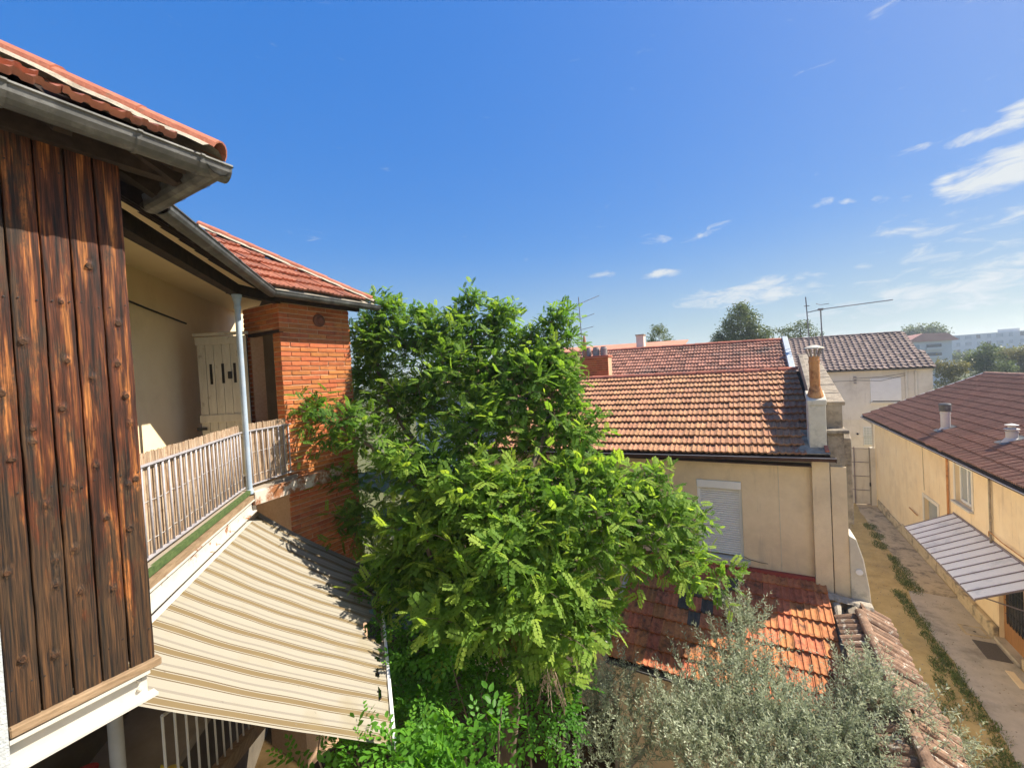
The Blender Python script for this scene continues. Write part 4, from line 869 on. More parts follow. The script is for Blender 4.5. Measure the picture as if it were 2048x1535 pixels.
ridge_run(br, np.array(bt0) + (0, 0, .03), np.array(bt1) + (0, 0, .03), .40, .11, 'ridge_red')
MB().beam((1.19, 13.9, 7.66), (1.19, 17.65, 9.32), .16, .10).build('flashing', 'zinc_blue', BK, bevel=.01)
# brick stack with pots
ST = MB().box((-5.25, 14.3, 7.3), (-4.22, 14.75, 8.97)).build('chimney', 'mortar_brick', BK)
bm2 = brick_mesh(.21, 'brick'); k = 0
z = 7.75
while z < 8.95:
    for i in range(5):
        x = -5.235 + i * .204 + .10; place('brick', bm2, None, ST, Matrix.Translation((x, 14.297, z)) @ Matrix.Rotation(-math.pi / 2, 4, 'Z'))
    z += .078
MB().box((-5.28, 14.27, 8.97), (-4.19, 14.78, 9.03)).build('stack_cap', 'ridge_red', ST)
for x, r in ((-4.98, .09), (-4.70, .12), (-4.42, .12)):
    MB().lathe((x, 14.52, 9.03), [(r * .95, 0), (r, .12), (r, .26), (r * .85, .28), (r * .85, .32)], 14).build('chimney_pot', 'pot_grey', ST, smooth=False)
MB().lathe((-5.10, 14.45, 9.03), [(.075, 0), (.07, .40), (.09, .42), (.09, .46), (.065, .48), (.06, .60), (.03, .74), (.008, .82)], 12).build('chimney_pot', 'pot_clay', ST, smooth=False)

# ------------------------------------------------------------------ antennas
def mast(name, foot, top, label):
    t = thing(name, foot, label, 'antenna', None); MB().tube([foot, top], .018, 6).build('pole', 'metal_pole', t); return t
A1 = mast('television_antenna', (-5.72, 16, 8.6), (-5.80, 16, 11.5), 'thin aerial on a pole behind the brick chimney stack')
bo = MB().tube([(-5.80, 16, 11.22), (-4.92, 15.9, 11.42)], .012, 5).build('boom', 'metal_pole', A1)
for k in range(6):
    p = np.array((-5.80, 16, 11.22)) + np.array((.88, -.1, .20)) * (k + .5) / 6; MB().tube([tuple(p + (0, -.14, -.03)), tuple(p + (0, .14, .03))], .006, 4).build('element', 'metal_pole', bo)
for z, l, x0 in ((10.62, .62, -5.76), (10.12, .98, -6.18)): MB().tube([(x0, 16, z), (x0 + l, 15.9, z + .13)], .010, 5).build('side_boom', 'metal_pole', A1)
A2 = mast('long_antenna', (1.86, 17, 8.4), (1.78, 17, 10.58), 'long comb-like aerial reaching right above the white house roof')
MB().tube([(2.19, 17, 8.4), (2.17, 17, 10.14)], .020, 6).build('pole', 'metal_pole', A2)
bo = MB().tube([(1.80, 17, 10.06), (2.17, 17, 10.12), (3.95, 16.9, 10.18)], .014, 5).build('boom', 'metal_pole', A2)
for k in range(13):
    p = np.array((2.25, 17, 10.125)) + np.array((1.68, -.1, .055)) * k / 12; MB().tube([tuple(p + (-.03, -.16, -.015)), tuple(p + (.03, .16, .015))], .007, 4).build('element', 'metal_pole', bo)
MB().tube([(2.04, 16.9, 10.32), (2.15, 16.9, 10.26), (2.38, 16.9, 10.27)], .009, 5).build('reflector', 'metal_pole', A2)
MB().box((2.10, 16.93, 10.09), (2.24, 17.07, 10.15)).build('clamp', 'metal_pole', A2)
MB().box((1.72, 16.98, 10.27), (1.88, 17.02, 10.29)).build('clamp', 'metal_pole', A2)

# ------------------------------------------------------------------ white house at the end of the alley
WH = thing('white_house', (5, 34, 0), 'cream house with dark wavy tile roof at the end of the alley', 'house')
wY = 34.0
MB().box((-2, wY, 0), (9.63, wY + 8, 7.60)).build('wall', 'stucco_white', WH)
wr = MB().prism([(-2, wY - .25, 7.66), (9.72, wY - .25, 7.62), (9.25, wY + 4, 9.98), (-2, wY + 4, 10.1)], (0, 0, -.06)).build('roof', 'timber_dark', WH)
MB().prism([(-2, wY + 4, 10.1), (9.25, wY + 4, 9.98), (9.72, wY + 8.3, 7.6), (-2, wY + 8.3, 7.6)], (0, 0, -.06)).build('roof', 'tile_dark', WH)
lay_tiles(wr, (-1.5, wY - .28, 7.70), (9.72, wY - .28, 7.66), (-1.5, wY + 4, 10.12), (9.72, wY + 4, 10.0), .30, .36, 'wave', 'tile_dark', single=lambda p: False, lift=.05, keep=lambda c: c[0] < 9.75 - .11 * (c[1] - wY))
ridge_run(wr, (-1.5, wY + 4, 10.13), (9.2, wY + 4, 10.01), .42, .12, 'tile_dark')
MB().trough((-1, wY - .32, 7.66), (9.75, wY - .32, 7.62), .06, (0, -1, 0)).build('gutter', 'zinc', WH)
MB().box((8.55, wY - .012, 7.15), (9.62, wY - .001, 7.58)).build('cornice_band', 'stucco_white', WH)
for x in (8.42, 8.86): MB().tube([(x, wY - .08, 2), (x, wY - .08, 7.45)], .05, 8).build('downpipe', 'stucco_white', WH)
w = MB(); w.box((6.72, wY - .05, 5.60), (8.18, wY - .001, 7.08)); w = w.build('window', 'paint_clean', WH, bevel=.01)
for k in range(14): MB().box((6.80, wY - .066, 5.70 + k * .087), (8.10, wY - .051, 5.70 + k * .087 + .075)).build('shutter_slat', 'paint_clean', w)
MB().box((6.70, wY - .12, 5.50), (8.20, wY - .001, 5.58)).build('sill', 'stucco_white', w)
MB().box((6.80, wY - .071, 5.63), (8.10, wY - .051, 5.665)).build('gap_shade_strip', 'dark_room', w)  # raised black strip, the dark under the lowest slat put in as colour
MB().box((4, wY - .04, 4.42), (9.6, wY - .001, 4.50)).build('string_course', 'stucco_white', WH)
MB().box((4, wY - .03, 3.30), (9.6, wY - .001, 3.36)).build('string_course', 'stucco_white', WH)
gb = MB().box((6.30, wY - .03, 2.85), (6.76, wY - .001, 4.02)).build('window', 'paint_clean', WH)
for i in range(3):
    for j in range(7): MB().box((6.325 + i * .14, wY - .045, 2.88 + j * .16), (6.325 + i * .14 + .125, wY - .031, 2.88 + j * .16 + .145)).build('pane', 'glass_block', gb)
for z in (6.95, 7.15, 6.78): MB().box((5.92, wY - .12, z), (6.04, wY - .001, z + .09)).build('insulator', 'pot_grey', WH)
for s in (0, .12): MB().tube([(5.98, wY - .12, 7.0 + s), (7.2, wY - .15, 6.92 + s * 2), (8.4, wY - .12, 7.22 + s)], .012, 4).build('cable', 'iron_black', WH)
MB().tube([(4.6, wY - .12, 6.96), (5.98, wY - .12, 6.98)], .012, 4).build('cable', 'iron_black', WH)
MB().lathe((6.0, wY - .08, 3.5), [(.03, 0), (.07, .05), (.02, .12)], 8).build('wall_lamp', 'iron_black', WH)
# gate across the alley
GT = thing('alley_gate', (5.4, 30.4, 0), 'pale sheet metal gate with a grid of bars closing the alley', 'gate')
for i, (x0, x1) in enumerate(((4.45, 5.17), (5.18, 5.86))):
    for j in range(4): MB().box((x0 + .012, 30.42, .06 + j * .80), (x1 - .012, 30.44, .06 + j * .80 + .785)).build('panel', 'stucco_white', GT)
for x in (4.45, 5.175, 5.86): MB().box((x - .02, 30.38, 0), (x + .02, 30.45, 3.32)).build('upright', 'canopy_rib' if x != 5.86 else 'stone_grey', GT)
for j in range(5): MB().box((4.47, 30.39, .03 + j * .80), (5.84, 30.418, .03 + j * .80 + .03)).build('crossbar', 'canopy_rib', GT)
MB().box((5.90, 30.36, 0), (6.12, 30.60, 3.3)).build('gate_pier', 'stucco_white', GT)
MB().box((5.82, 30.33, 1.1), (5.88, 30.38, 1.3)).build('lock', 'iron_black', GT)

# ------------------------------------------------------------------ yellow house along the alley
YH = thing('yellow_house', (6.13, 20, 0), 'yellow rendered house with brown tiled roof along the alley', 'house')
XW = 6.13
m_ = MB()
def wall_band(y0, y1, z0, z1): m_.box((XW, y0, z0), (XW + .35, y1, z1))
wall_band(21.55, 30.4, 0, 5.0) if False else None
wall_band(22.95, 30.4, 0, 5.02); wall_band(21.55, 22.949, 2.62, 5.02); wall_band(21.55, 22.949, 0, 1.45); wall_band(19.92, 21.549, 0, 5.02)
wall_band(18.72, 19.919, 4.72, 5.02); wall_band(18.72, 19.919, 0, 3.36); wall_band(17.25, 18.719, 0, 5.02); wall_band(15.95, 17.249, 2.1, 5.02); wall_band(4.0, 15.949, 0, 5.02)
yw = m_.build('wall', 'stucco_alley', YH)
MB().box((XW + .35, 30.05, 0), (14, 30.4, 5.4)).build('end_wall', 'stucco_alley', YH)
MB().prism([(XW + .35, 30.1, 5.0), (10.8, 30.1, 7.05), (15.2, 30.1, 5.2)], (0, .3, 0)).build('end_gable', 'stucco_alley', YH)
MB().box((XW + .352, 4, 0), (XW + .45, 30, 4.9)).build('inner_wall', 'dark_room', YH)
for k in range(5): MB().box((XW - .05 - .01 * (k % 2), 19.6 + k * 2.1, 0), (XW - .001, 19.6 + k * 2.1 + 2.08, .38 + .06 * (k % 3))).build('plinth', 'concrete_stain', YH)
MB().box((XW - .16, 17.25, 0), (XW - .001, 19.58, .40)).build('plinth', 'concrete_stain', YH, bevel=.03)
MB().box((XW - .10, 11, 0), (XW - .001, 15.9, .28)).build('plinth', 'concrete_stain', YH, bevel=.02)
y0e, y1e = 6.0, 30.85
yr = MB().prism([(5.72, y0e, 5.06), (5.72, y1e, 5.06), (10.75, y1e, 7.24), (10.75, y0e, 7.24)], (0, 0, -.06)).build('roof', 'timber_dark', YH)
MB().prism([(10.75, y0e, 7.24), (10.75, y1e, 7.24), (15.8, y1e, 5.06), (15.8, y0e, 5.06)], (0, 0, -.06)).build('roof', 'tile_brown', YH)
lay_tiles(yr, (5.70, y1e - .04, 5.09), (5.70, y0e, 5.09), (10.75, y1e - .04, 7.27), (10.75, y0e, 7.27), .30, .41, 'ribs_tall', 'tile_brown', lift=.05, single=lambda p: p[0] < .42 * p[1] + .2 and p[1] > 14, jit=.003,
          keep=lambda c: c[1] > 11)
ridge_run(yr, (10.75, y1e, 7.27), (10.75, 11, 7.27), .42, .12, 'tile_brown')
MB().prism([(5.66, y1e - .02, 4.96), (10.75, y1e - .02, 7.18), (10.75, y1e - .02, 7.36), (5.66, y1e - .02, 5.13)], (0, .06, 0)).build('verge_trim', 'paint_clean', YH)
MB().box((5.74, y0e, 4.93), (XW - .002, y1e - .03, 4.95)).build('soffit', 'paint_white', YH)
go = MB().trough((5.66, y1e, 5.02), (5.66, 8, 5.02), .065, (-1, 0, 0)).build('gutter', 'gutter_brown', YH)
MB().tube([(5.586, y1e, 5.035), (5.586, 8, 5.035)], .009, 5).build('gutter_bead', 'gutter_edge', go)
MB().tube([(5.70, 30.6, 4.95), (5.95, 30.45, 4.72), (6.05, 30.42, 4.6), (6.05, 30.42, .1)], .045, 8).build('downpipe', 'paint_white', YH)
MB().tube([(6.08, 20.45, 4.9), (6.08, 20.45, 2.3)], .035, 7).build('downpipe', 'rust', YH)
MB().tube([(6.08, 17.45, 4.9), (6.08, 17.45, 2.72)], .03, 7).build('downpipe', 'stone_grey', YH)
MB().tube([(6.09, 22.9, 4.9), (6.115, 22.9, 2.9)], .008, 5).build('wall_joint', 'stone_grey', YH)
MB().tube([(6.09, 17.6, 2.95), (6.06, 17.5, 3.12), (6.06, 16.8, 3.05), (6.07, 14.5, 3.02)], .014, 6).build('conduit', 'rust', YH)
MB().tube([(6.06, 24.6, 1.66), (6.06, 23.6, 1.62)], .022, 6).build('wall_bar', 'rust', YH)
# upper casement
w = MB(); w.box((XW + .10, 18.72, 3.36), (XW + .16, 18.80, 4.72)); w.box((XW + .10, 19.84, 3.36), (XW + .16, 19.92, 4.72)); w.box((XW + .10, 18.80, 3.36), (XW + .16, 19.84, 3.44)); w.box((XW + .10, 18.80, 4.64), (XW + .16, 19.84, 4.72)); w.box((XW + .10, 19.29, 3.44), (XW + .16, 19.36, 4.64)); w = w.build('window', 'paint_clean', YH)
for a, b in ((18.80, 19.29), (19.36, 19.84)): MB().box((XW + .125, a, 3.44), (XW + .135, b, 4.64)).build('pane', 'pane_pale', w)
MB().box((XW - .12, 18.62, 3.28), (XW + .10, 20.02, 3.355)).build('sill', 'paint_white', w, bevel=.01)
for a, b in ((18.60, 18.715), (19.925, 20.04)): MB().box((XW - .025, a, 3.36), (XW - .001, b, 4.85)).build('surround', 'stucco_white', w)
MB().box((XW + .02, 18.722, 4.60), (XW + .099, 19.918, 4.718)).build('shutter_box', 'paint_clean', w)
# lower window
w = MB(); w.box((XW - .03, 21.40, 1.40), (XW - .001, 21.549, 2.75)); w.box((XW - .03, 22.95, 1.40), (XW - .001, 23.10, 2.75)); w.box((XW - .03, 21.549, 2.62), (XW - .001, 22.95, 2.75)); w = w.build('window', 'stucco_white', YH)
MB().box((XW + .12, 21.55, 1.45), (XW + .14, 22.95, 2.62)).build('pane', 'pane_pale', w)
MB().box((XW - .10, 21.40, 1.36), (XW + .1, 23.10, 1.44)).build('sill', 'stucco_white', w)
# door with grille
d_ = MB(); d_.box((XW + .10, 15.95, .02), (XW + .15, 16.07, 2.1)); d_.box((XW + .10, 17.13, .02), (XW + .15, 17.25, 2.1)); d_.box((XW + .10, 16.07, .02), (XW + .15, 17.13, .62)); d_.box((XW + .10, 16.07, 1.95), (XW + .15, 17.13, 2.1)); d_ = d_.build('door', 'oak', YH)
MB().box((XW + .13, 16.07, .62), (XW + .14, 17.13, 1.95)).build('pane', 'pane_dark', d_)
for k in range(7): MB().tube([(XW + .09, 16.15 + k * .15, .62), (XW + .09, 16.15 + k * .15, 1.95)], .010, 5).build('grille_bar', 'iron_black', d_)
for z in (.9, 1.3, 1.7): MB().tube([(XW + .088, 16.07, z), (XW + .088, 17.13, z)], .010, 5).build('grille_bar', 'iron_black', d_)
MB().box((XW - .12, 15.9, 0), (XW + .1, 17.3, .10)).build('doorstep', 'concrete', YH)
# roof flues
def flue(x, y, h, r, name):
    z = 5.09 + (x - 5.70) * .4317
    f_ = MB().prism([(x - .30, y - .28, z - .09), (x + .30, y - .28, z + .17), (x + .30, y + .28, z + .17), (x - .30, y + .28, z - .09)], (0, 0, .03)).build(name, 'zinc', YH)
    return f_, z
f_, z = flue(6.62, 22.25, 1, .14, 'roof_flue')
MB().lathe((6.62, 22.25, z - .08), [(.24, 0), (.15, .16), (.14, .18), (.14, .68), (.155, .685), (.155, .74), (.14, .745), (.14, .80)], 20).build('flue_pipe', 'flue_plastic', f_)
MB().lathe((6.62, 22.25, z + .72), [(.175, 0), (.175, .06), (.16, .065), (.16, .09), (.178, .095), (.178, .15), (.16, .155), (.16, .18), (.178, .185), (.178, .26), (.15, .30), (.02, .31)], 20).build('flue_cap', 'zinc', f_)
f_, z = flue(6.98, 18.55, 1, .14, 'roof_flue')
MB().lathe((6.98, 18.55, z - .08), [(.26, 0), (.15, .18), (.13, .20), (.13, .38), (.15, .385), (.15, .40), (.10, .42), (.10, .46)], 18).build('flue_pipe', 'flue_plastic', f_)
MB().lathe((6.98, 18.55, z + .38), [(.17, 0), (.17, .015), (.08, .05), (.08, .12), (.15, .125), (.15, .14), (.02, .18)], 18).build('flue_cap', 'flue_plastic', f_)
# metal canopy over the door
CP = thing('metal_canopy', (5.5, 17, 2.2), 'grey corrugated metal canopy fixed above the yellow house door', 'canopy')
cy0, cy1 = 14.75, 20.15; ci = np.array((6.12, 0, 2.80)); co = np.array((4.82, 0, 2.16))
nP = 13
for k in range(nP):
    a = cy1 - (cy1 - cy0) * k / nP; b = cy1 - (cy1 - cy0) * (k + 1) / nP
    MB().prism([(ci[0], a - .014, ci[2]), (co[0], a - .014, co[2]), (co[0], b + .014, co[2]), (ci[0], b + .014, ci[2])], (0, 0, .012)).build('panel', 'canopy_sheet', CP)
for k in range(nP + 1):
    a = cy1 - (cy1 - cy0) * k / nP; MB().beam((ci[0], a, ci[2] + .012), (co[0], a, co[2] + .012), .024, .04).build('rib', 'canopy_rib', CP)
MB().beam((co[0], cy0, co[2] - .02), (co[0], cy1, co[2] - .02), .03, .03).build('edge_bar', 'canopy_rib', CP)
MB().beam((ci[0] - .01, cy0, ci[2] + .03), (ci[0] - .01, cy1, ci[2] + .03), .02, .08).build('wall_strip', 'canopy_rib', CP)
for y in (14.9, 17.6, 19.9): MB().tube([(6.12, y, 1.9), (5.0, y, 2.20)], .016, 6).build('bracket', 'canopy_rib', CP)
# things lying on the path
t_ = MB().box((5.45, 16.05, .013), (5.95, 16.95, .028)).build('doormat', 'mat_dark', None, bevel=.004); tag(t_, 'dark brown doormat on the concrete before the door', 'doormat')
t_ = thing('manhole_cover', (5.65, 17.5, .012), 'square concrete drain cover set in the path beside the doormat', 'drain cover')
MB().box((5.40, 17.2, .012), (5.95, 17.8, .018)).build('rim', 'concrete_stain', t_); MB().box((5.47, 17.28, .019), (5.88, 17.72, .026)).build('lid', 'concrete', t_); MB().lathe((5.68, 17.45, .026), [(.035, 0), (.035, .003)], 10).build('finger_hole', 'iron_black', t_)
t_ = MB().box((5.62, 14.9, .013), (5.78, 15.6, .04)).build('loose_plank', 'stucco_alley', None, bevel=.005); tag(t_, 'short pale board lying on the concrete path', 'board')
# ------------------------------------------------------------------ far buildings
FR = thing('distant_house', (-7, 24, 0), 'far house with a plain orange roof and cream chimney', 'house')
MB().box((-14, 22.6, 0), (-2.9, 30, 9.35)).build('wall', 'stucco_white', FR)
MB().prism([(-14, 22.3, 9.45), (-2.9, 22.3, 9.35), (-2.9, 26, 10.02), (-14, 26, 10.2)], (0, 0, -.06)).build('roof', 'roof_far', FR)
ch = MB().box((-5.36, 23.8, 9.3), (-4.96, 24.3, 10.34)).build('chimney', 'stucco_white', FR); MB().box((-5.40, 23.76, 10.34), (-4.92, 24.34, 10.40)).build('chimney_cap', 'stone_grey', ch)
PH = thing('gabled_block', (39, 140, 0), 'pale grey gabled block with pinkish roof and dark balconies', 'building')
MB().prism([(35.4, 140, 0), (43.2, 140, 0), (43.2, 140, 11.4), (38.6, 140, 11.5), (37, 140, 12.7), (35.4, 140, 11.5)], (0, 12, 0)).build('wall', 'block_pale', PH)
MB().prism([(34.9, 139.5, 11.4), (38.0, 139.5, 13.4), (42.4, 139.5, 13.1), (44.4, 139.5, 11.3)], (0, 13, 0)).build('roof', 'roof_pink', PH)
for z in (7.2, 9.3):
    b = MB().box((38.7, 139.7, z), (41.3, 140.02, z + 1.25)).build('balcony', 'pane_dark', PH); MB().box((38.6, 139.4, z - .1), (41.4, 139.7, z + .5)).build('balustrade', 'block_pale', b)
MB().box((36.3, 139.9, 7.6), (37.4, 140.02, 10.6)).build('window', 'pane_pale', PH)
AB = thing('apartment_block', (110, 260, 0), 'long pale apartment block on the far right skyline', 'building')
A0 = np.array((74, 262, 0)); A1_ = np.array((150, 235, 0)); ad = unit(A1_ - A0); an = np.array((ad[1], -ad[0], 0)); AL = np.linalg.norm(A1_ - A0)
ab_w = MB().prism([tuple(A0), tuple(A1_), tuple(A1_ - an * 14), tuple(A0 - an * 14)], (0, 0, 15.6)).build('wall', 'block_pale', AB)
for k in range(26):
    for j in range(5):
        p = A0 + ad * (2.5 + k * 3.0); wdt = 1.1 if k % 3 else 1.9
        a = p - ad * wdt / 2 + an * .03; b = p + ad * wdt / 2 + an * .03
        MB().prism([tuple(q + (0, 0, 2 + j * 2.9)) for q in (a, b, b - an * .1, a - an * .1)], (0, 0, 1.5)).build('window', 'pane_pale' if (k * 7 + j * 3) % 4 else 'pane_dark', AB)
for s, l, h in ((20, 6, 1.3), (33, 4, 1.5), (45, 8, 1.2)):
    a = A0 + ad * s - an * 4; b = a + ad * l; MB().prism([tuple(q + (0, 0, 15.6)) for q in (a, b, b - an * 4, a - an * 4)], (0, 0, h)).build('roof_plant', 'block_pale', AB)
WB = thing('pale_wall_house', (-12, 30, 0), 'pale house wall glimpsed between the branches of the wisteria', 'house')
MB().box((-26, 28, 0), (-13.5, 36, 8.2)).build('wall', 'block_pale', WB); MB().prism([(-26.3, 27.6, 8.2), (-13.2, 27.6, 8.2), (-13.2, 32, 9.2), (-26.3, 32, 9.2)], (0, 0, -.1)).build('roof', 'roof_far', WB)

# ------------------------------------------------------------------ foliage
def leaf_template(kind):
    """verts, quads, (rachis along +Y, upper face +Z), unit leaf length"""
    V = []; Q = []
    def leaflet(base, d, L, w, droop):
        d = np.array(d, float); d /= np.linalg.norm(d); s = np.cross(d, (0, 0, 1)); i = len(V); b = np.array(base, float); dz = np.array((0, 0, -1.))
        V.extend([b, b + d * L * .32 - s * w * .5 + (0, 0, .02 * L) + dz * droop * .1, b + d * L * .70 - s * w * .40 + (0, 0, .02 * L) + dz * droop * .45, b + d * L + dz * droop,
                  b + d * L * .70 + s * w * .40 + (0, 0, .02 * L) + dz * droop * .45, b + d * L * .32 + s * w * .5 + (0, 0, .02 * L) + dz * droop * .1, b + d * L * .5 + (0, 0, -.05 * L) + dz * droop * .25])
        Q.extend([(i, i + 6, i + 2, i + 1), (i + 6, i + 3, i + 2, i + 2), (i, i + 5, i + 4, i + 6), (i + 6, i + 4, i + 3, i + 3)])
    if kind == 'pinnate':
        for t in (.22, .40, .57, .74, .88):
            L = .30 * (1 - .25 * abs(t - .5)); z = -.16 * t * t
            for s in (-1, 1): leaflet((s * .012, t, z), (s * .84, .56, .02), L, .19, .07)
        leaflet((0, .97, -.16), (0, 1, -.1), .30, .13, .06)
    elif kind == 'broad':
        for t, s in ((.15, 1), (.3, -1), (.45, 1), (.6, -1), (.75, 1)): leaflet((s * .02, t, -.1 * t), (s * .8, .6, .1), .34, .19, .07)
        leaflet((0, .9, -.1), (0, 1, -.05), .36, .2, .06)
    Q = [q if q[2] != q[3] else q[:3] for q in Q]
    return np.array(V), Q
TPL = {k: leaf_template(k) for k in ('pinnate', 'broad')}
def mesh_np(name, V, tris, tint, mat, parent, smooth=False):
    me = bpy.data.meshes.new(name); nv = len(V); nf = len(tris)
    me.vertices.add(nv); me.vertices.foreach_set('co', (V - OFF[parent]).astype(np.float32).ravel())
    me.loops.add(nf * 3); me.loops.foreach_set('vertex_index', tris.astype(np.int32).ravel())
    me.polygons.add(nf); me.polygons.foreach_set('loop_start', np.arange(0, nf * 3, 3, dtype=np.int32)); me.polygons.foreach_set('loop_total', np.full(nf, 3, dtype=np.int32))
    me.update(calc_edges=True)
    a = me.attributes.new('tint', 'FLOAT', 'POINT'); a.data.foreach_set('value', tint.astype(np.float32))
    return link(name, me, mat, parent)
def tri_of(Q):
    t = []
    for q in Q:
        t.append(q[:3])
        if len(q) == 4: t.append((q[0], q[2], q[3]))
    return np.array(t)
def spread_leaves(P, D, U, S, tint, tpl):
    """stamp the leaf template at points P with axis D, upper side U, length S"""
    tv, q = TPL[tpl]; tt = tri_of(q); n = len(P)
    D = D / np.linalg.norm(D, axis=1, keepdims=True); X = np.cross(D, U); X /= np.linalg.norm(X, axis=1, keepdims=True) + 1e-9; Z = np.cross(X, D)
    loc = tv[None] * S[:, None, None]
    loc = loc + rng.normal(0, .008, loc.shape) * S[:, None, None]
    Vw = P[:, None, :] + loc[..., 0:1] * X[:, None] + loc[..., 1:2] * D[:, None] + loc[..., 2:3] * Z[:, None]
    T = (tt[None] + (np.arange(n) * len(tv))[:, None, None]).reshape(-1, 3)
    tn = np.repeat(tint, len(tv)) + rng.normal(0, .05, n * len(tv))
    return Vw.reshape(-1, 3), T, np.clip(tn, 0, 1)
def shoots(blobs, per_m2, sl, nleaf, size, up_bias=.35, young=.5, inner=.25, tone=.29):
    """blobs: (centre, radii); shoots spring from just inside each clump and carry leaves alternately"""
    P = []; D = []; U = []; S = []; T = []; twigs = []
    for c, r in blobs:
        c = np.array(c); r = np.array(r); area = 4 * math.pi * (((r[0] * r[1]) ** 1.6 + (r[0] * r[2]) ** 1.6 + (r[1] * r[2]) ** 1.6) / 3) ** (1 / 1.6)
        vigour = rng.uniform(-.12, .12)
        for _ in range(max(3, int(area * per_m2))):
            v = rng.normal(size=3); v /= np.linalg.norm(v)
            if v[2] < -.2 and rng.random() < .45: v[2] = -v[2]
            q = rng.uniform(.45, .95) if rng.random() > inner else rng.uniform(.1, .6)
            p = c + v * r * q; nrm = v / r; nrm /= np.linalg.norm(nrm)
            d = nrm * .75 + np.array((0, 0, up_bias)) + rng.normal(0, .42, 3); d /= np.linalg.norm(d); L = rng.uniform(*sl)
            side = np.cross(d, rng.normal(size=3)); side /= np.linalg.norm(side); k0 = rng.uniform(0, 6.28); pts = [p]
            for k in range(nleaf):
                t = (k + .5) / nleaf; pos = p + d * L * t + np.array((0, 0, -.30 * L * t * t)) ; ph = k0 + k * 2.4
                s2 = np.cross(d, side); rad = side * math.cos(ph) + s2 * math.sin(ph)
                ld = d * (.35 + .5 * t) + rad * (1 - .45 * t) + np.array((0, 0, -.18)) + rng.normal(0, .18, 3)
                P.append(pos); D.append(ld); U.append(np.array((0, 0, 1.)) + nrm * .35 + rng.normal(0, .28, 3)); S.append(size * rng.uniform(.5, 1.22) * (1 - .35 * t * t)); T.append(np.clip(tone + vigour + young * t * t * (q > .5) + rng.normal(0, .10), 0, 1)); pts.append(pos)
            twigs.append((pts[0], pts[len(pts) // 2], pts[-1]))
    return np.array(P), np.array(D), np.array(U), np.array(S), np.array(T), twigs
def blobs_px(lst):
    o = []
    for x, y, d, rx, ry in lst: o.append((atd(x, y, d), (rx * d / FPX, (rx + ry) / 2 * d / FPX * .9, ry * d / FPX)))
    return o
def limb_mesh(parent, paths, mat, name):
    for pts, rad in paths:
        P = [np.array(p, float) for p in pts]; Q = []; R = []
        n = 7 * (len(P) - 1)
        for k in range(n + 1):
            t = k / n * (len(P) - 1); i = min(int(t), len(P) - 2); f = t - i; a = P[max(i - 1, 0)]; b = P[i]; c = P[i + 1]; d = P[min(i + 2, len(P) - 1)]
            Q.append(.5 * ((2 * b) + (-a + c) * f + (2 * a - 5 * b + 4 * c - d) * f * f + (-a + 3 * b - 3 * c + d) * f ** 3) + rng.normal(0, .012, 3)); R.append(rad[0] + (rad[1] - rad[0]) * k / n)
        MB().tube([tuple(q) for q in Q], R, 9).build(name, mat, parent, smooth=True)
# --- the big wisteria in the middle
WT = thing('wisteria_tree', (-3.9, 6.3, 0), 'huge bright green wisteria filling the courtyard beside the brick tower', 'tree')
back = [(770, 700, 8.9, 50, 62), (740, 780, 8.8, 44, 76), (772, 655, 9.0, 30, 40), (850, 700, 8.7, 70, 44), (945, 680, 8.3, 32, 60), (1000, 705, 8.2, 58, 48), (1118, 700, 8.0, 24, 48), (1085, 740, 7.8, 64, 44),
        (900, 770, 8.1, 105, 74), (1030, 795, 7.7, 105, 84), (1115, 800, 7.6, 46, 74), (1155, 860, 7.4, 26, 50), (1110, 890, 7.2, 76, 56), (960, 870, 7.3, 96, 66), (820, 830, 8.0, 70, 64), (880, 665, 8.5, 36, 28)]
plume = [(942, 622, 8.4, 14, 34), (1012, 650, 8.2, 18, 34), (1116, 655, 8.0, 13, 42), (772, 628, 9.0, 16, 34), (738, 680, 8.9, 16, 40), (842, 650, 8.7, 20, 24), (985, 640, 8.3, 12, 26), (1065, 690, 7.9, 14, 30)]
mid = [(630, 822, 7.25, 46, 20), (680, 850, 7.05, 62, 28), (745, 890, 7.0, 62, 40), (800, 930, 6.9, 70, 46), (690, 975, 7.4, 46, 26), (735, 1040, 7.2, 62, 46), (700, 1085, 7.4, 26, 34)]
front = [(870, 965, 6.8, 84, 50), (960, 1010, 6.3, 100, 64), (1090, 1010, 6.2, 92, 54), (1175, 965, 6.5, 50, 36), (850, 1070, 6.5, 100, 66), (1000, 1120, 5.8, 124, 84), (1110, 1170, 5.7, 92, 78), (920, 1210, 5.7, 108, 66), (1075, 1240, 5.6, 100, 58), (1180, 1250, 5.8, 36, 66), (830, 1160, 6.3, 76, 62), (1000, 1215, 5.5, 90, 62)]
right = [(1305, 985, 6.6, 60, 36), (1285, 1050, 6.4, 74, 50), (1358, 1045, 6.6, 40, 50), (1250, 1105, 6.1, 66, 34), (1375, 1118, 6.5, 36, 30), (1225, 990, 6.3, 44, 40), (1425, 1150, 6.5, 22, 26), (1190, 1060, 5.8, 60, 50), (1330, 1115, 6.4, 40, 24)]
parts = [(plume, 40, (.28, .5), 7, .20, .9, .6), (back, 17, (.30, .68), 7, .25, .55, .6), (mid, 13, (.22, .55), 7, .23, .30, .6), (front, 17.5, (.26, .62), 7, .31, .40, .66), (right, 21, (.22, .50), 7, .24, .35, .65)]
VV = []; TT = []; NT = []; base = 0; tw_all = []
for lst, dens, sl, nl, sz, ub, yg in parts:
    P, D, U, S, T, twg = shoots(blobs_px(lst), dens, sl, nl, sz, ub, yg, tone=.40 if lst is front or lst is right else .24); V, t, n = spread_leaves(P, D, U, S, T, 'pinnate')
    VV.append(V); TT.append(t + base); NT.append(n); base += len(V); tw_all += twg
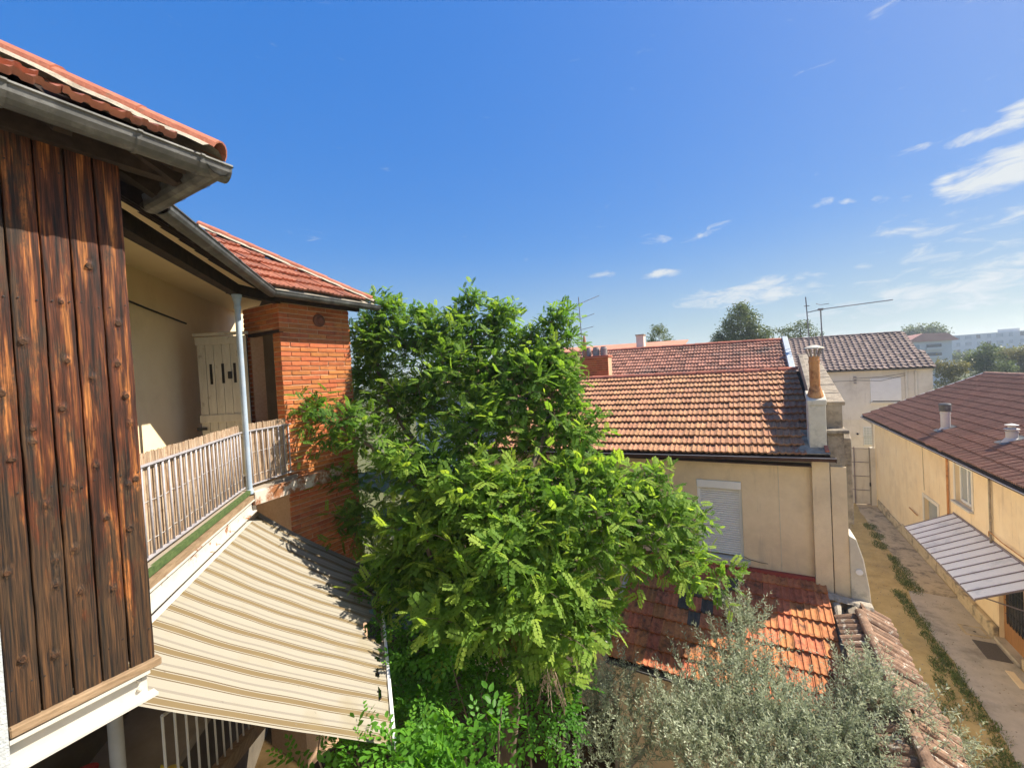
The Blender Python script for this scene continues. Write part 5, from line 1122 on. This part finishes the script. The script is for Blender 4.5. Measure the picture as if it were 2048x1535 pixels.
print('WISTERIA TRIS', sum(len(t) for t in TT))
crown = mesh_np('crown', np.concatenate(VV), np.concatenate(TT), np.concatenate(NT), 'leaf_wisteria', WT)
tm = MB()
for a, b, c in tw_all[::2]: tm.tube([tuple(a), tuple(b), tuple(c)], [.006, .005, .003], 3, cap=False)
tm.build('twig_mass', 'bark', WT, 'stuff')
bp = lambda x, y, d: tuple(atd(x, y, d))
tr0 = (-3.9, 6.3, 0); fork = (-3.7, 6.1, 3.6)
limb_mesh(WT, [([tr0, (-4.0, 6.2, 1.6), fork, bp(980, 1080, 6.0)], (.17, .09))], 'bark', 'trunk')
limb_mesh(WT, [([bp(980, 1080, 6.0), bp(960, 900, 7.0), bp(940, 760, 8.0), bp(945, 640, 8.3)], (.08, .015)), ([bp(980, 1080, 6.0), bp(840, 900, 7.2), bp(760, 760, 8.6), bp(762, 640, 9.0)], (.07, .015)),
               ([bp(975, 1070, 6.0), bp(1080, 900, 6.9), bp(1110, 760, 7.6), bp(1115, 650, 8.0)], (.07, .012)), ([bp(980, 1090, 6.0), bp(820, 960, 6.8), bp(700, 862, 7.15), bp(610, 822, 7.3)], (.05, .010)),
               ([bp(990, 1090, 6.0), bp(1150, 1040, 6.0), bp(1290, 1060, 6.4), bp(1400, 1090, 6.6)], (.05, .010)), ([fork, bp(950, 1180, 6.2), bp(1000, 1120, 6.0)], (.08, .02)), ([fork, bp(880, 1150, 6.2), bp(850, 1060, 6.2)], (.06, .02)), ([fork, bp(1100, 1220, 6.1), bp(1130, 1180, 6.0)], (.06, .02))], 'bark', 'branch')
# dead hanging sprays under the front of the crown
def dead_spray(p, L, n, parent, name, mat, spread=.16):
    m_ = MB(); p = np.array(p)
    for _ in range(n):
        a = rng.uniform(0, 6.28); o = p + np.array((math.cos(a), math.sin(a), 0)) * rng.uniform(0, spread * .4); d = np.array((math.cos(a) * spread, math.sin(a) * spread, -1)); d /= np.linalg.norm(d); l = L * rng.uniform(.5, 1)
        for k in range(12):
            q = o + d * l * (k + 1) / 12; s = rng.normal(size=3) * .02; w = rng.normal(size=3); w = w / np.linalg.norm(w) * .008; e = np.array((s[0], s[1], -.055))
            i = len(m_.v); m_.v += [tuple(q - w), tuple(q + w), tuple(q + e)]; m_.f.append((i, i + 1, i + 2))
        m_.tube([tuple(o), tuple(o + d * l)], .003, 3, cap=False)
    o = m_.build(name, mat, parent); return o
dead_spray(bp(985, 1258, 5.3), .36, 12, WT, 'dead_spray', 'dead_leaf'); dead_spray(bp(1024, 1262, 5.3), .40, 12, WT, 'dead_spray', 'dead_leaf', .3)
dead_spray(bp(1095, 1330, 5.0), .62, 14, WT, 'dead_spray', 'twig_dry', .3); dead_spray(bp(1165, 865, 7.3), .34, 9, WT, 'dead_spray', 'twig_dry', .5)
# --- shrubs below: dark understorey and the lit one at the foot of the frame
def shrub(name, label, lst, dens, sl, nl, sz, mat, tpl, foot, yg=.4, group=None, bark='bark', ub=.35):
    t = thing(name, foot, label, 'shrub', group); P, D, U, S, T, twg = shoots(blobs_px(lst), dens, sl, nl, sz, ub, yg); V, tr, n = spread_leaves(P, D, U, S, T, tpl); mesh_np('foliage', V, tr, n, mat, t)
    for k in range(0, len(twg), max(1, len(twg) // 9)):
        a, b, c = twg[k]; f = np.array(foot); MB().tube([tuple(f + rng.normal(0, .05, 3) * (1, 1, 0)), tuple((f + a) / 2 + rng.normal(0, .08, 3)), tuple(a), tuple(c)], [.022, .016, .009, .003], 6).build('stem', bark, t)
    return t
shrub('leafy_shrub', 'sunlit broad-leaved shrub below the free end of the awning', [(720, 1520, 3.7, 56, 26), (800, 1530, 3.6, 66, 30), (920, 1530, 3.5, 80, 34), (1000, 1500, 3.5, 40, 28), (860, 1575, 3.4, 120, 30), (640, 1515, 3.9, 40, 20)], 22, (.2, .42), 6, .24, 'leaf_broad', 'broad', (-2.1, 2.9, 0), .6)
shrub('shade_shrub', 'dark leafy shrub in deep shade under the wisteria', [(840, 1400, 5.0, 60, 60), (930, 1400, 5.2, 80, 70), (860, 1300, 5.3, 70, 50), (1060, 1430, 5.2, 60, 70), (790, 1460, 5.0, 40, 40), (1120, 1410, 5.4, 36, 60), (990, 1350, 5.5, 70, 40), (800, 1260, 5.9, 50, 60), (800, 1350, 5.6, 46, 56), (770, 1180, 6.3, 40, 50), (830, 1420, 5.3, 60, 60)], 15, (.2, .45), 6, .22, 'leaf_broad', 'broad', (-2.4, 4.3, 0), .15)
# --- olive
def olive_leaves(blobs, per_m2, sl, n, sz):
    P = []; D = []; S = []; T = []; tw = []
    for c, r in blobs:
        c = np.array(c); r = np.array(r); area = 4 * math.pi * r.mean() ** 2; vg = rng.uniform(-.1, .1)
        for _ in range(int(area * per_m2)):
            v = rng.normal(size=3); v /= np.linalg.norm(v); v[2] = abs(v[2]) if rng.random() < .6 else v[2]; q = rng.uniform(.35, 1.0); p = c + v * r * q
            d = v * .5 + np.array((0, 0, .85)) + rng.normal(0, .32, 3); d /= np.linalg.norm(d); L = rng.uniform(*sl); s = np.cross(d, rng.normal(size=3)); s /= np.linalg.norm(s); s2 = np.cross(d, s)
            bend = rng.normal(0, .12, 3)
            for k in range(n):
                t = (k + .5) / n; a = (k % 2) * math.pi + (k // 2) * 1.57; rad = s * math.cos(a) + s2 * math.sin(a); P.append(p + d * L * t + bend * t * t * L); D.append(d * .75 + rad * .8 + rng.normal(0, .15, 3)); S.append(sz * rng.uniform(.7, 1.2) * (1 - .3 * t)); T.append(.35 + vg + .35 * t + rng.normal(0, .16))
            tw.append((p, p + d * L * .5 + bend * .25 * L, p + d * L + bend * L))
    P = np.array(P); D = np.array(D); D /= np.linalg.norm(D, axis=1, keepdims=True); S = np.array(S); T = np.clip(np.array(T), 0, 1)
    X = np.cross(D, rng.normal(size=D.shape)); X /= np.linalg.norm(X, axis=1, keepdims=True); w = S[:, None] * .15
    V = np.stack([P, P + D * S[:, None] * .5 - X * w, P + D * S[:, None], P + D * S[:, None] * .5 + X * w], 1).reshape(-1, 3); n_ = len(P)
    tri = np.array([(0, 1, 2), (0, 2, 3)])[None] + (np.arange(n_) * 4)[:, None, None]
    return V, tri.reshape(-1, 3), np.repeat(T, 4), tw
def olive(name, label, lst, dens, foot, branches):
    t = thing(name, foot, label, 'tree'); V, tri, T, tw = olive_leaves(blobs_px(lst), dens, (.28, .62), 30, .072); mesh_np('crown', V, tri, T, 'leaf_olive', t)
    m_ = MB()
    for a, b, c in tw[::2]: m_.tube([tuple(a), tuple(b), tuple(c)], [.004, .003, .0018], 3, cap=False)
    m_.build('twig_mass', 'bark_grey', t, 'stuff'); limb_mesh(t, branches[:1], 'bark_grey', 'trunk'); limb_mesh(t, branches[1:], 'bark_grey', 'branch')
of = (-.2, 5.3, 0)
olive('olive_tree', 'silvery olive tree in front of the lean-to roof', [(1475, 1345, 6.1, 56, 66), (1430, 1420, 5.7, 80, 64), (1545, 1415, 5.8, 70, 60), (1500, 1275, 6.3, 28, 36), (1400, 1490, 5.3, 100, 52), (1530, 1490, 5.2, 110, 56), (1640, 1480, 5.1, 90, 50), (1460, 1560, 4.9, 160, 50), (1660, 1560, 4.8, 150, 50), (1350, 1450, 5.6, 46, 50), (1480, 1250, 6.3, 26, 30)], 42, of,
      [([of, (-.25, 5.3, 1.5), (-.2, 5.4, 2.6)], (.14, .09)), ([(-.2, 5.4, 2.6), bp(1480, 1480, 5.6), bp(1480, 1330, 6.1)], (.06, .01)), ([(-.2, 5.4, 2.6), bp(1420, 1500, 5.5), bp(1410, 1420, 5.7)], (.05, .01)), ([(-.2, 5.4, 2.6), bp(1580, 1500, 5.5), bp(1560, 1390, 5.8)], (.05, .01)), ([(-.2, 5.4, 2.6), bp(1640, 1530, 5.2), bp(1650, 1470, 5.1)], (.05, .01))])
of2 = (.9, 5.6, 0)
olive('olive_tree', 'smaller olive leaning over the tiled garden wall', [(1725, 1390, 5.6, 40, 60), (1775, 1440, 5.4, 56, 56), (1700, 1460, 5.4, 50, 46), (1810, 1505, 5.1, 76, 46), (1740, 1540, 5.0, 90, 46), (1870, 1470, 5.4, 40, 26), (1880, 1530, 5.0, 60, 34)], 42, of2,
      [([of2, (.95, 5.5, 1.6), (1.0, 5.3, 2.9)], (.10, .06)), ([(1.0, 5.3, 2.9), bp(1740, 1500, 5.3), bp(1720, 1400, 5.6)], (.04, .008)), ([(1.0, 5.3, 2.9), bp(1780, 1530, 5.1), bp(1860, 1470, 5.3)], (.04, .008))])
of3 = (-2.0, 6.0, 0)
olive('olive_tree', 'thin shaded olive between the wisteria and lean-to', [(1240, 1400, 6.2, 44, 60), (1200, 1470, 5.9, 50, 60), (1290, 1470, 5.8, 50, 50), (1240, 1540, 5.5, 80, 50), (1160, 1530, 5.6, 40, 40), (1180, 1390, 6.2, 24, 40)], 26, of3,
      [([of3, (-2.0, 6.0, 1.2), (-1.9, 5.9, 2.4)], (.08, .05)), ([(-1.9, 5.9, 2.4), bp(1230, 1480, 6.0), bp(1240, 1360, 6.2)], (.035, .008)), ([(-1.9, 5.9, 2.4), bp(1290, 1500, 5.9), bp(1300, 1440, 5.8)], (.035, .008))])
# --- trees beyond the roofs
def far_tree(name, label, cx, base_y, Y, blobs, nleaf, size, mat, trunk_px, group='trees beyond the roofs', cat='tree'):
    foot = at(cx, base_y, Y); foot[2] = 0; t = thing(name, tuple(foot), label, cat, group); Vs = []; Ts = []; Ns = []; b0 = 0
    sc = np.linalg.norm(at(cx + 10, base_y, Y) - at(cx, base_y, Y)) / 10
    for (x, y, rx, ry) in blobs:
        c = at(x, y, Y); r = np.array((rx * sc, (rx + ry) / 2 * sc, ry * sc)); n = int(nleaf * (rx * ry) / 1000); cl = max(3, n // 26)
        for _ in range(cl):
            v = rng.normal(size=3); v /= np.linalg.norm(v); cc = c + v * r * rng.uniform(.35, 1.0) ** .7; tone = rng.normal(.35, .13) + .15 * v[2]
            m = 26; p = cc + rng.normal(size=(m, 3)) * size * 2.0; d = rng.normal(size=(m, 3)); d /= np.linalg.norm(d, axis=1, keepdims=True); x_ = np.cross(d, rng.normal(size=(m, 3))); x_ /= np.linalg.norm(x_, axis=1, keepdims=True)
            s = size * rng.uniform(.6, 1.3, (m, 1)); V = np.stack([p, p + d * s - x_ * s * .55, p + d * s * 2, p + d * s + x_ * s * .55], 1).reshape(-1, 3)
            Vs.append(V); Ts.append((np.array([(0, 1, 2), (0, 2, 3)])[None] + (np.arange(m) * 4)[:, None, None]).reshape(-1, 3) + b0); b0 += len(V); Ns.append(np.repeat(np.clip(tone + rng.normal(0, .08, m), 0, 1), 4))
    mesh_np('crown', np.concatenate(Vs), np.concatenate(Ts), np.concatenate(Ns), mat, t)
    top = at(*trunk_px, Y); h = top - foot
    limb_mesh(t, [([tuple(foot), tuple(foot + h * .45), tuple(foot + h * .7), tuple(top)], (.25 * sc * 12 / 2, .05 * sc * 12 / 2))], 'bark', 'trunk')
    for (x, y, rx, ry) in blobs[:5]: limb_mesh(t, [([tuple(foot + h * rng.uniform(.45, .75)), tuple(at(x, y + ry * .4, Y)), tuple(at(x, y - ry * .5, Y))], (.08 * sc * 6, .02 * sc * 6))], 'bark', 'branch')
far_tree('round_tree', 'slender grey-green tree beside the cream chimney', 1320, 690, 34, [(1318, 675, 26, 22), (1305, 690, 20, 14), (1338, 690, 18, 12), (1316, 660, 14, 12)], 2600, .06, 'leaf_far', (1318, 655))
far_tree('round_tree', 'large rounded tree rising over the red roofs', 1480, 690, 48, [(1480, 645, 40, 32), (1452, 672, 34, 22), (1515, 668, 30, 22), (1480, 622, 22, 16), (1438, 688, 26, 14), (1530, 684, 22, 12), (1480, 680, 50, 16)], 2600, .10, 'leaf_far', (1480, 620))
far_tree('round_tree', 'sparse open tree behind the aerial masts', 1600, 690, 44, [(1600, 655, 26, 18), (1570, 665, 16, 12), (1628, 668, 16, 10), (1595, 675, 34, 10), (1556, 660, 8, 6)], 1500, .08, 'leaf_far', (1600, 645))
far_tree('round_tree', 'pale rounded tree above the pink-roofed block', 1848, 675, 165, [(1830, 660, 24, 12), (1865, 660, 26, 13), (1848, 668, 44, 10), (1815, 668, 14, 8), (1885, 667, 14, 8)], 2600, .28, 'leaf_far', (1848, 655))
far_tree('round_tree', 'yellowish tree between the white house and yellow roof', 1895, 760, 60, [(1895, 745, 28, 22), (1880, 730, 20, 14), (1912, 740, 22, 16), (1900, 770, 36, 16), (1925, 735, 16, 14)], 1900, .10, 'leaf_far_warm', (1895, 735))
far_tree('round_tree', 'dark dense tree beside the yellow house ridge', 1965, 760, 70, [(1965, 715, 34, 22), (1945, 730, 26, 22), (1990, 735, 40, 22), (1975, 755, 50, 16), (1975, 695, 16, 10)], 2100, .12, 'leaf_far', (1965, 705))
far_tree('round_tree', 'sunlit tree at the right edge behind the brown ridge', 2040, 760, 74, [(2020, 712, 30, 20), (2060, 710, 34, 24), (2035, 735, 44, 20), (2090, 735, 40, 26), (2050, 755, 60, 14)], 2100, .12, 'leaf_far_warm', (2040, 705))
far_tree('hedge_row', 'dark tree row hiding the foot of the apartment block', 1960, 720, 150, [(1900, 712, 24, 10), (1940, 712, 30, 12), (1985, 708, 30, 12), (2030, 705, 34, 14), (2080, 705, 34, 14)], 2600, .25, 'leaf_far', (1960, 708), cat='hedge')
far_tree('garden_tree', 'dark garden tree seen through gaps behind the wisteria', 900, 800, 22, [(760, 770, 60, 40), (860, 780, 70, 40), (960, 790, 60, 40), (1050, 790, 60, 40), (1100, 760, 40, 30), (700, 790, 40, 40)], 1000, .09, 'leaf_far', (900, 740))

V = []; F = []; T = []
for _ in range(2600):
    x = rng.uniform(1.9, 5.9); y = rng.uniform(6, 30); s = rng.uniform(.006, .022); i = len(V); c = np.array((x, y, .012 if x > 4.6 and y < 19.5 else .004))
    V += [tuple(c + np.array(q) * s * rng.uniform(.7, 1.3, 3)) for q in ((1, 0, 0), (0, 1, 0), (-1, 0, 0), (0, -1, 0), (.1, .1, .7))]; F += [(i, i + 1, i + 4), (i + 1, i + 2, i + 4), (i + 2, i + 3, i + 4), (i + 3, i, i + 4)]; T += [rng.random()] * 5
me = bpy.data.meshes.new('gravel'); me.from_pydata(V, [], F); me.update(); a_ = me.attributes.new('tint', 'FLOAT', 'POINT'); a_.data.foreach_set('value', T); tag(link('gravel', me, 'pebble', None, 'stuff'), 'loose pebbles and crumbs scattered over the alley', 'gravel')
# ------------------------------------------------------------------ haze
hz = MB().box((-610, -610, -1.2), (610, 710, 32)); hz = hz.build('haze', None); tag(hz, 'thin summer haze over the town', 'haze', None, 'stuff')
hm = bpy.data.materials.new('haze_air'); hm.use_nodes = True; hn = hm.node_tree.nodes
for n_ in list(hn): hn.remove(n_)
ho = hn.new('ShaderNodeOutputMaterial'); hv = hn.new('ShaderNodeVolumePrincipled'); hv.inputs['Color'].default_value = (.80, .90, 1, 1); hv.inputs['Density'].default_value = .0009; hv.inputs['Anisotropy'].default_value = .3
hm.node_tree.links.new(hv.outputs[0], ho.inputs['Volume']); hz.data.materials.append(hm)
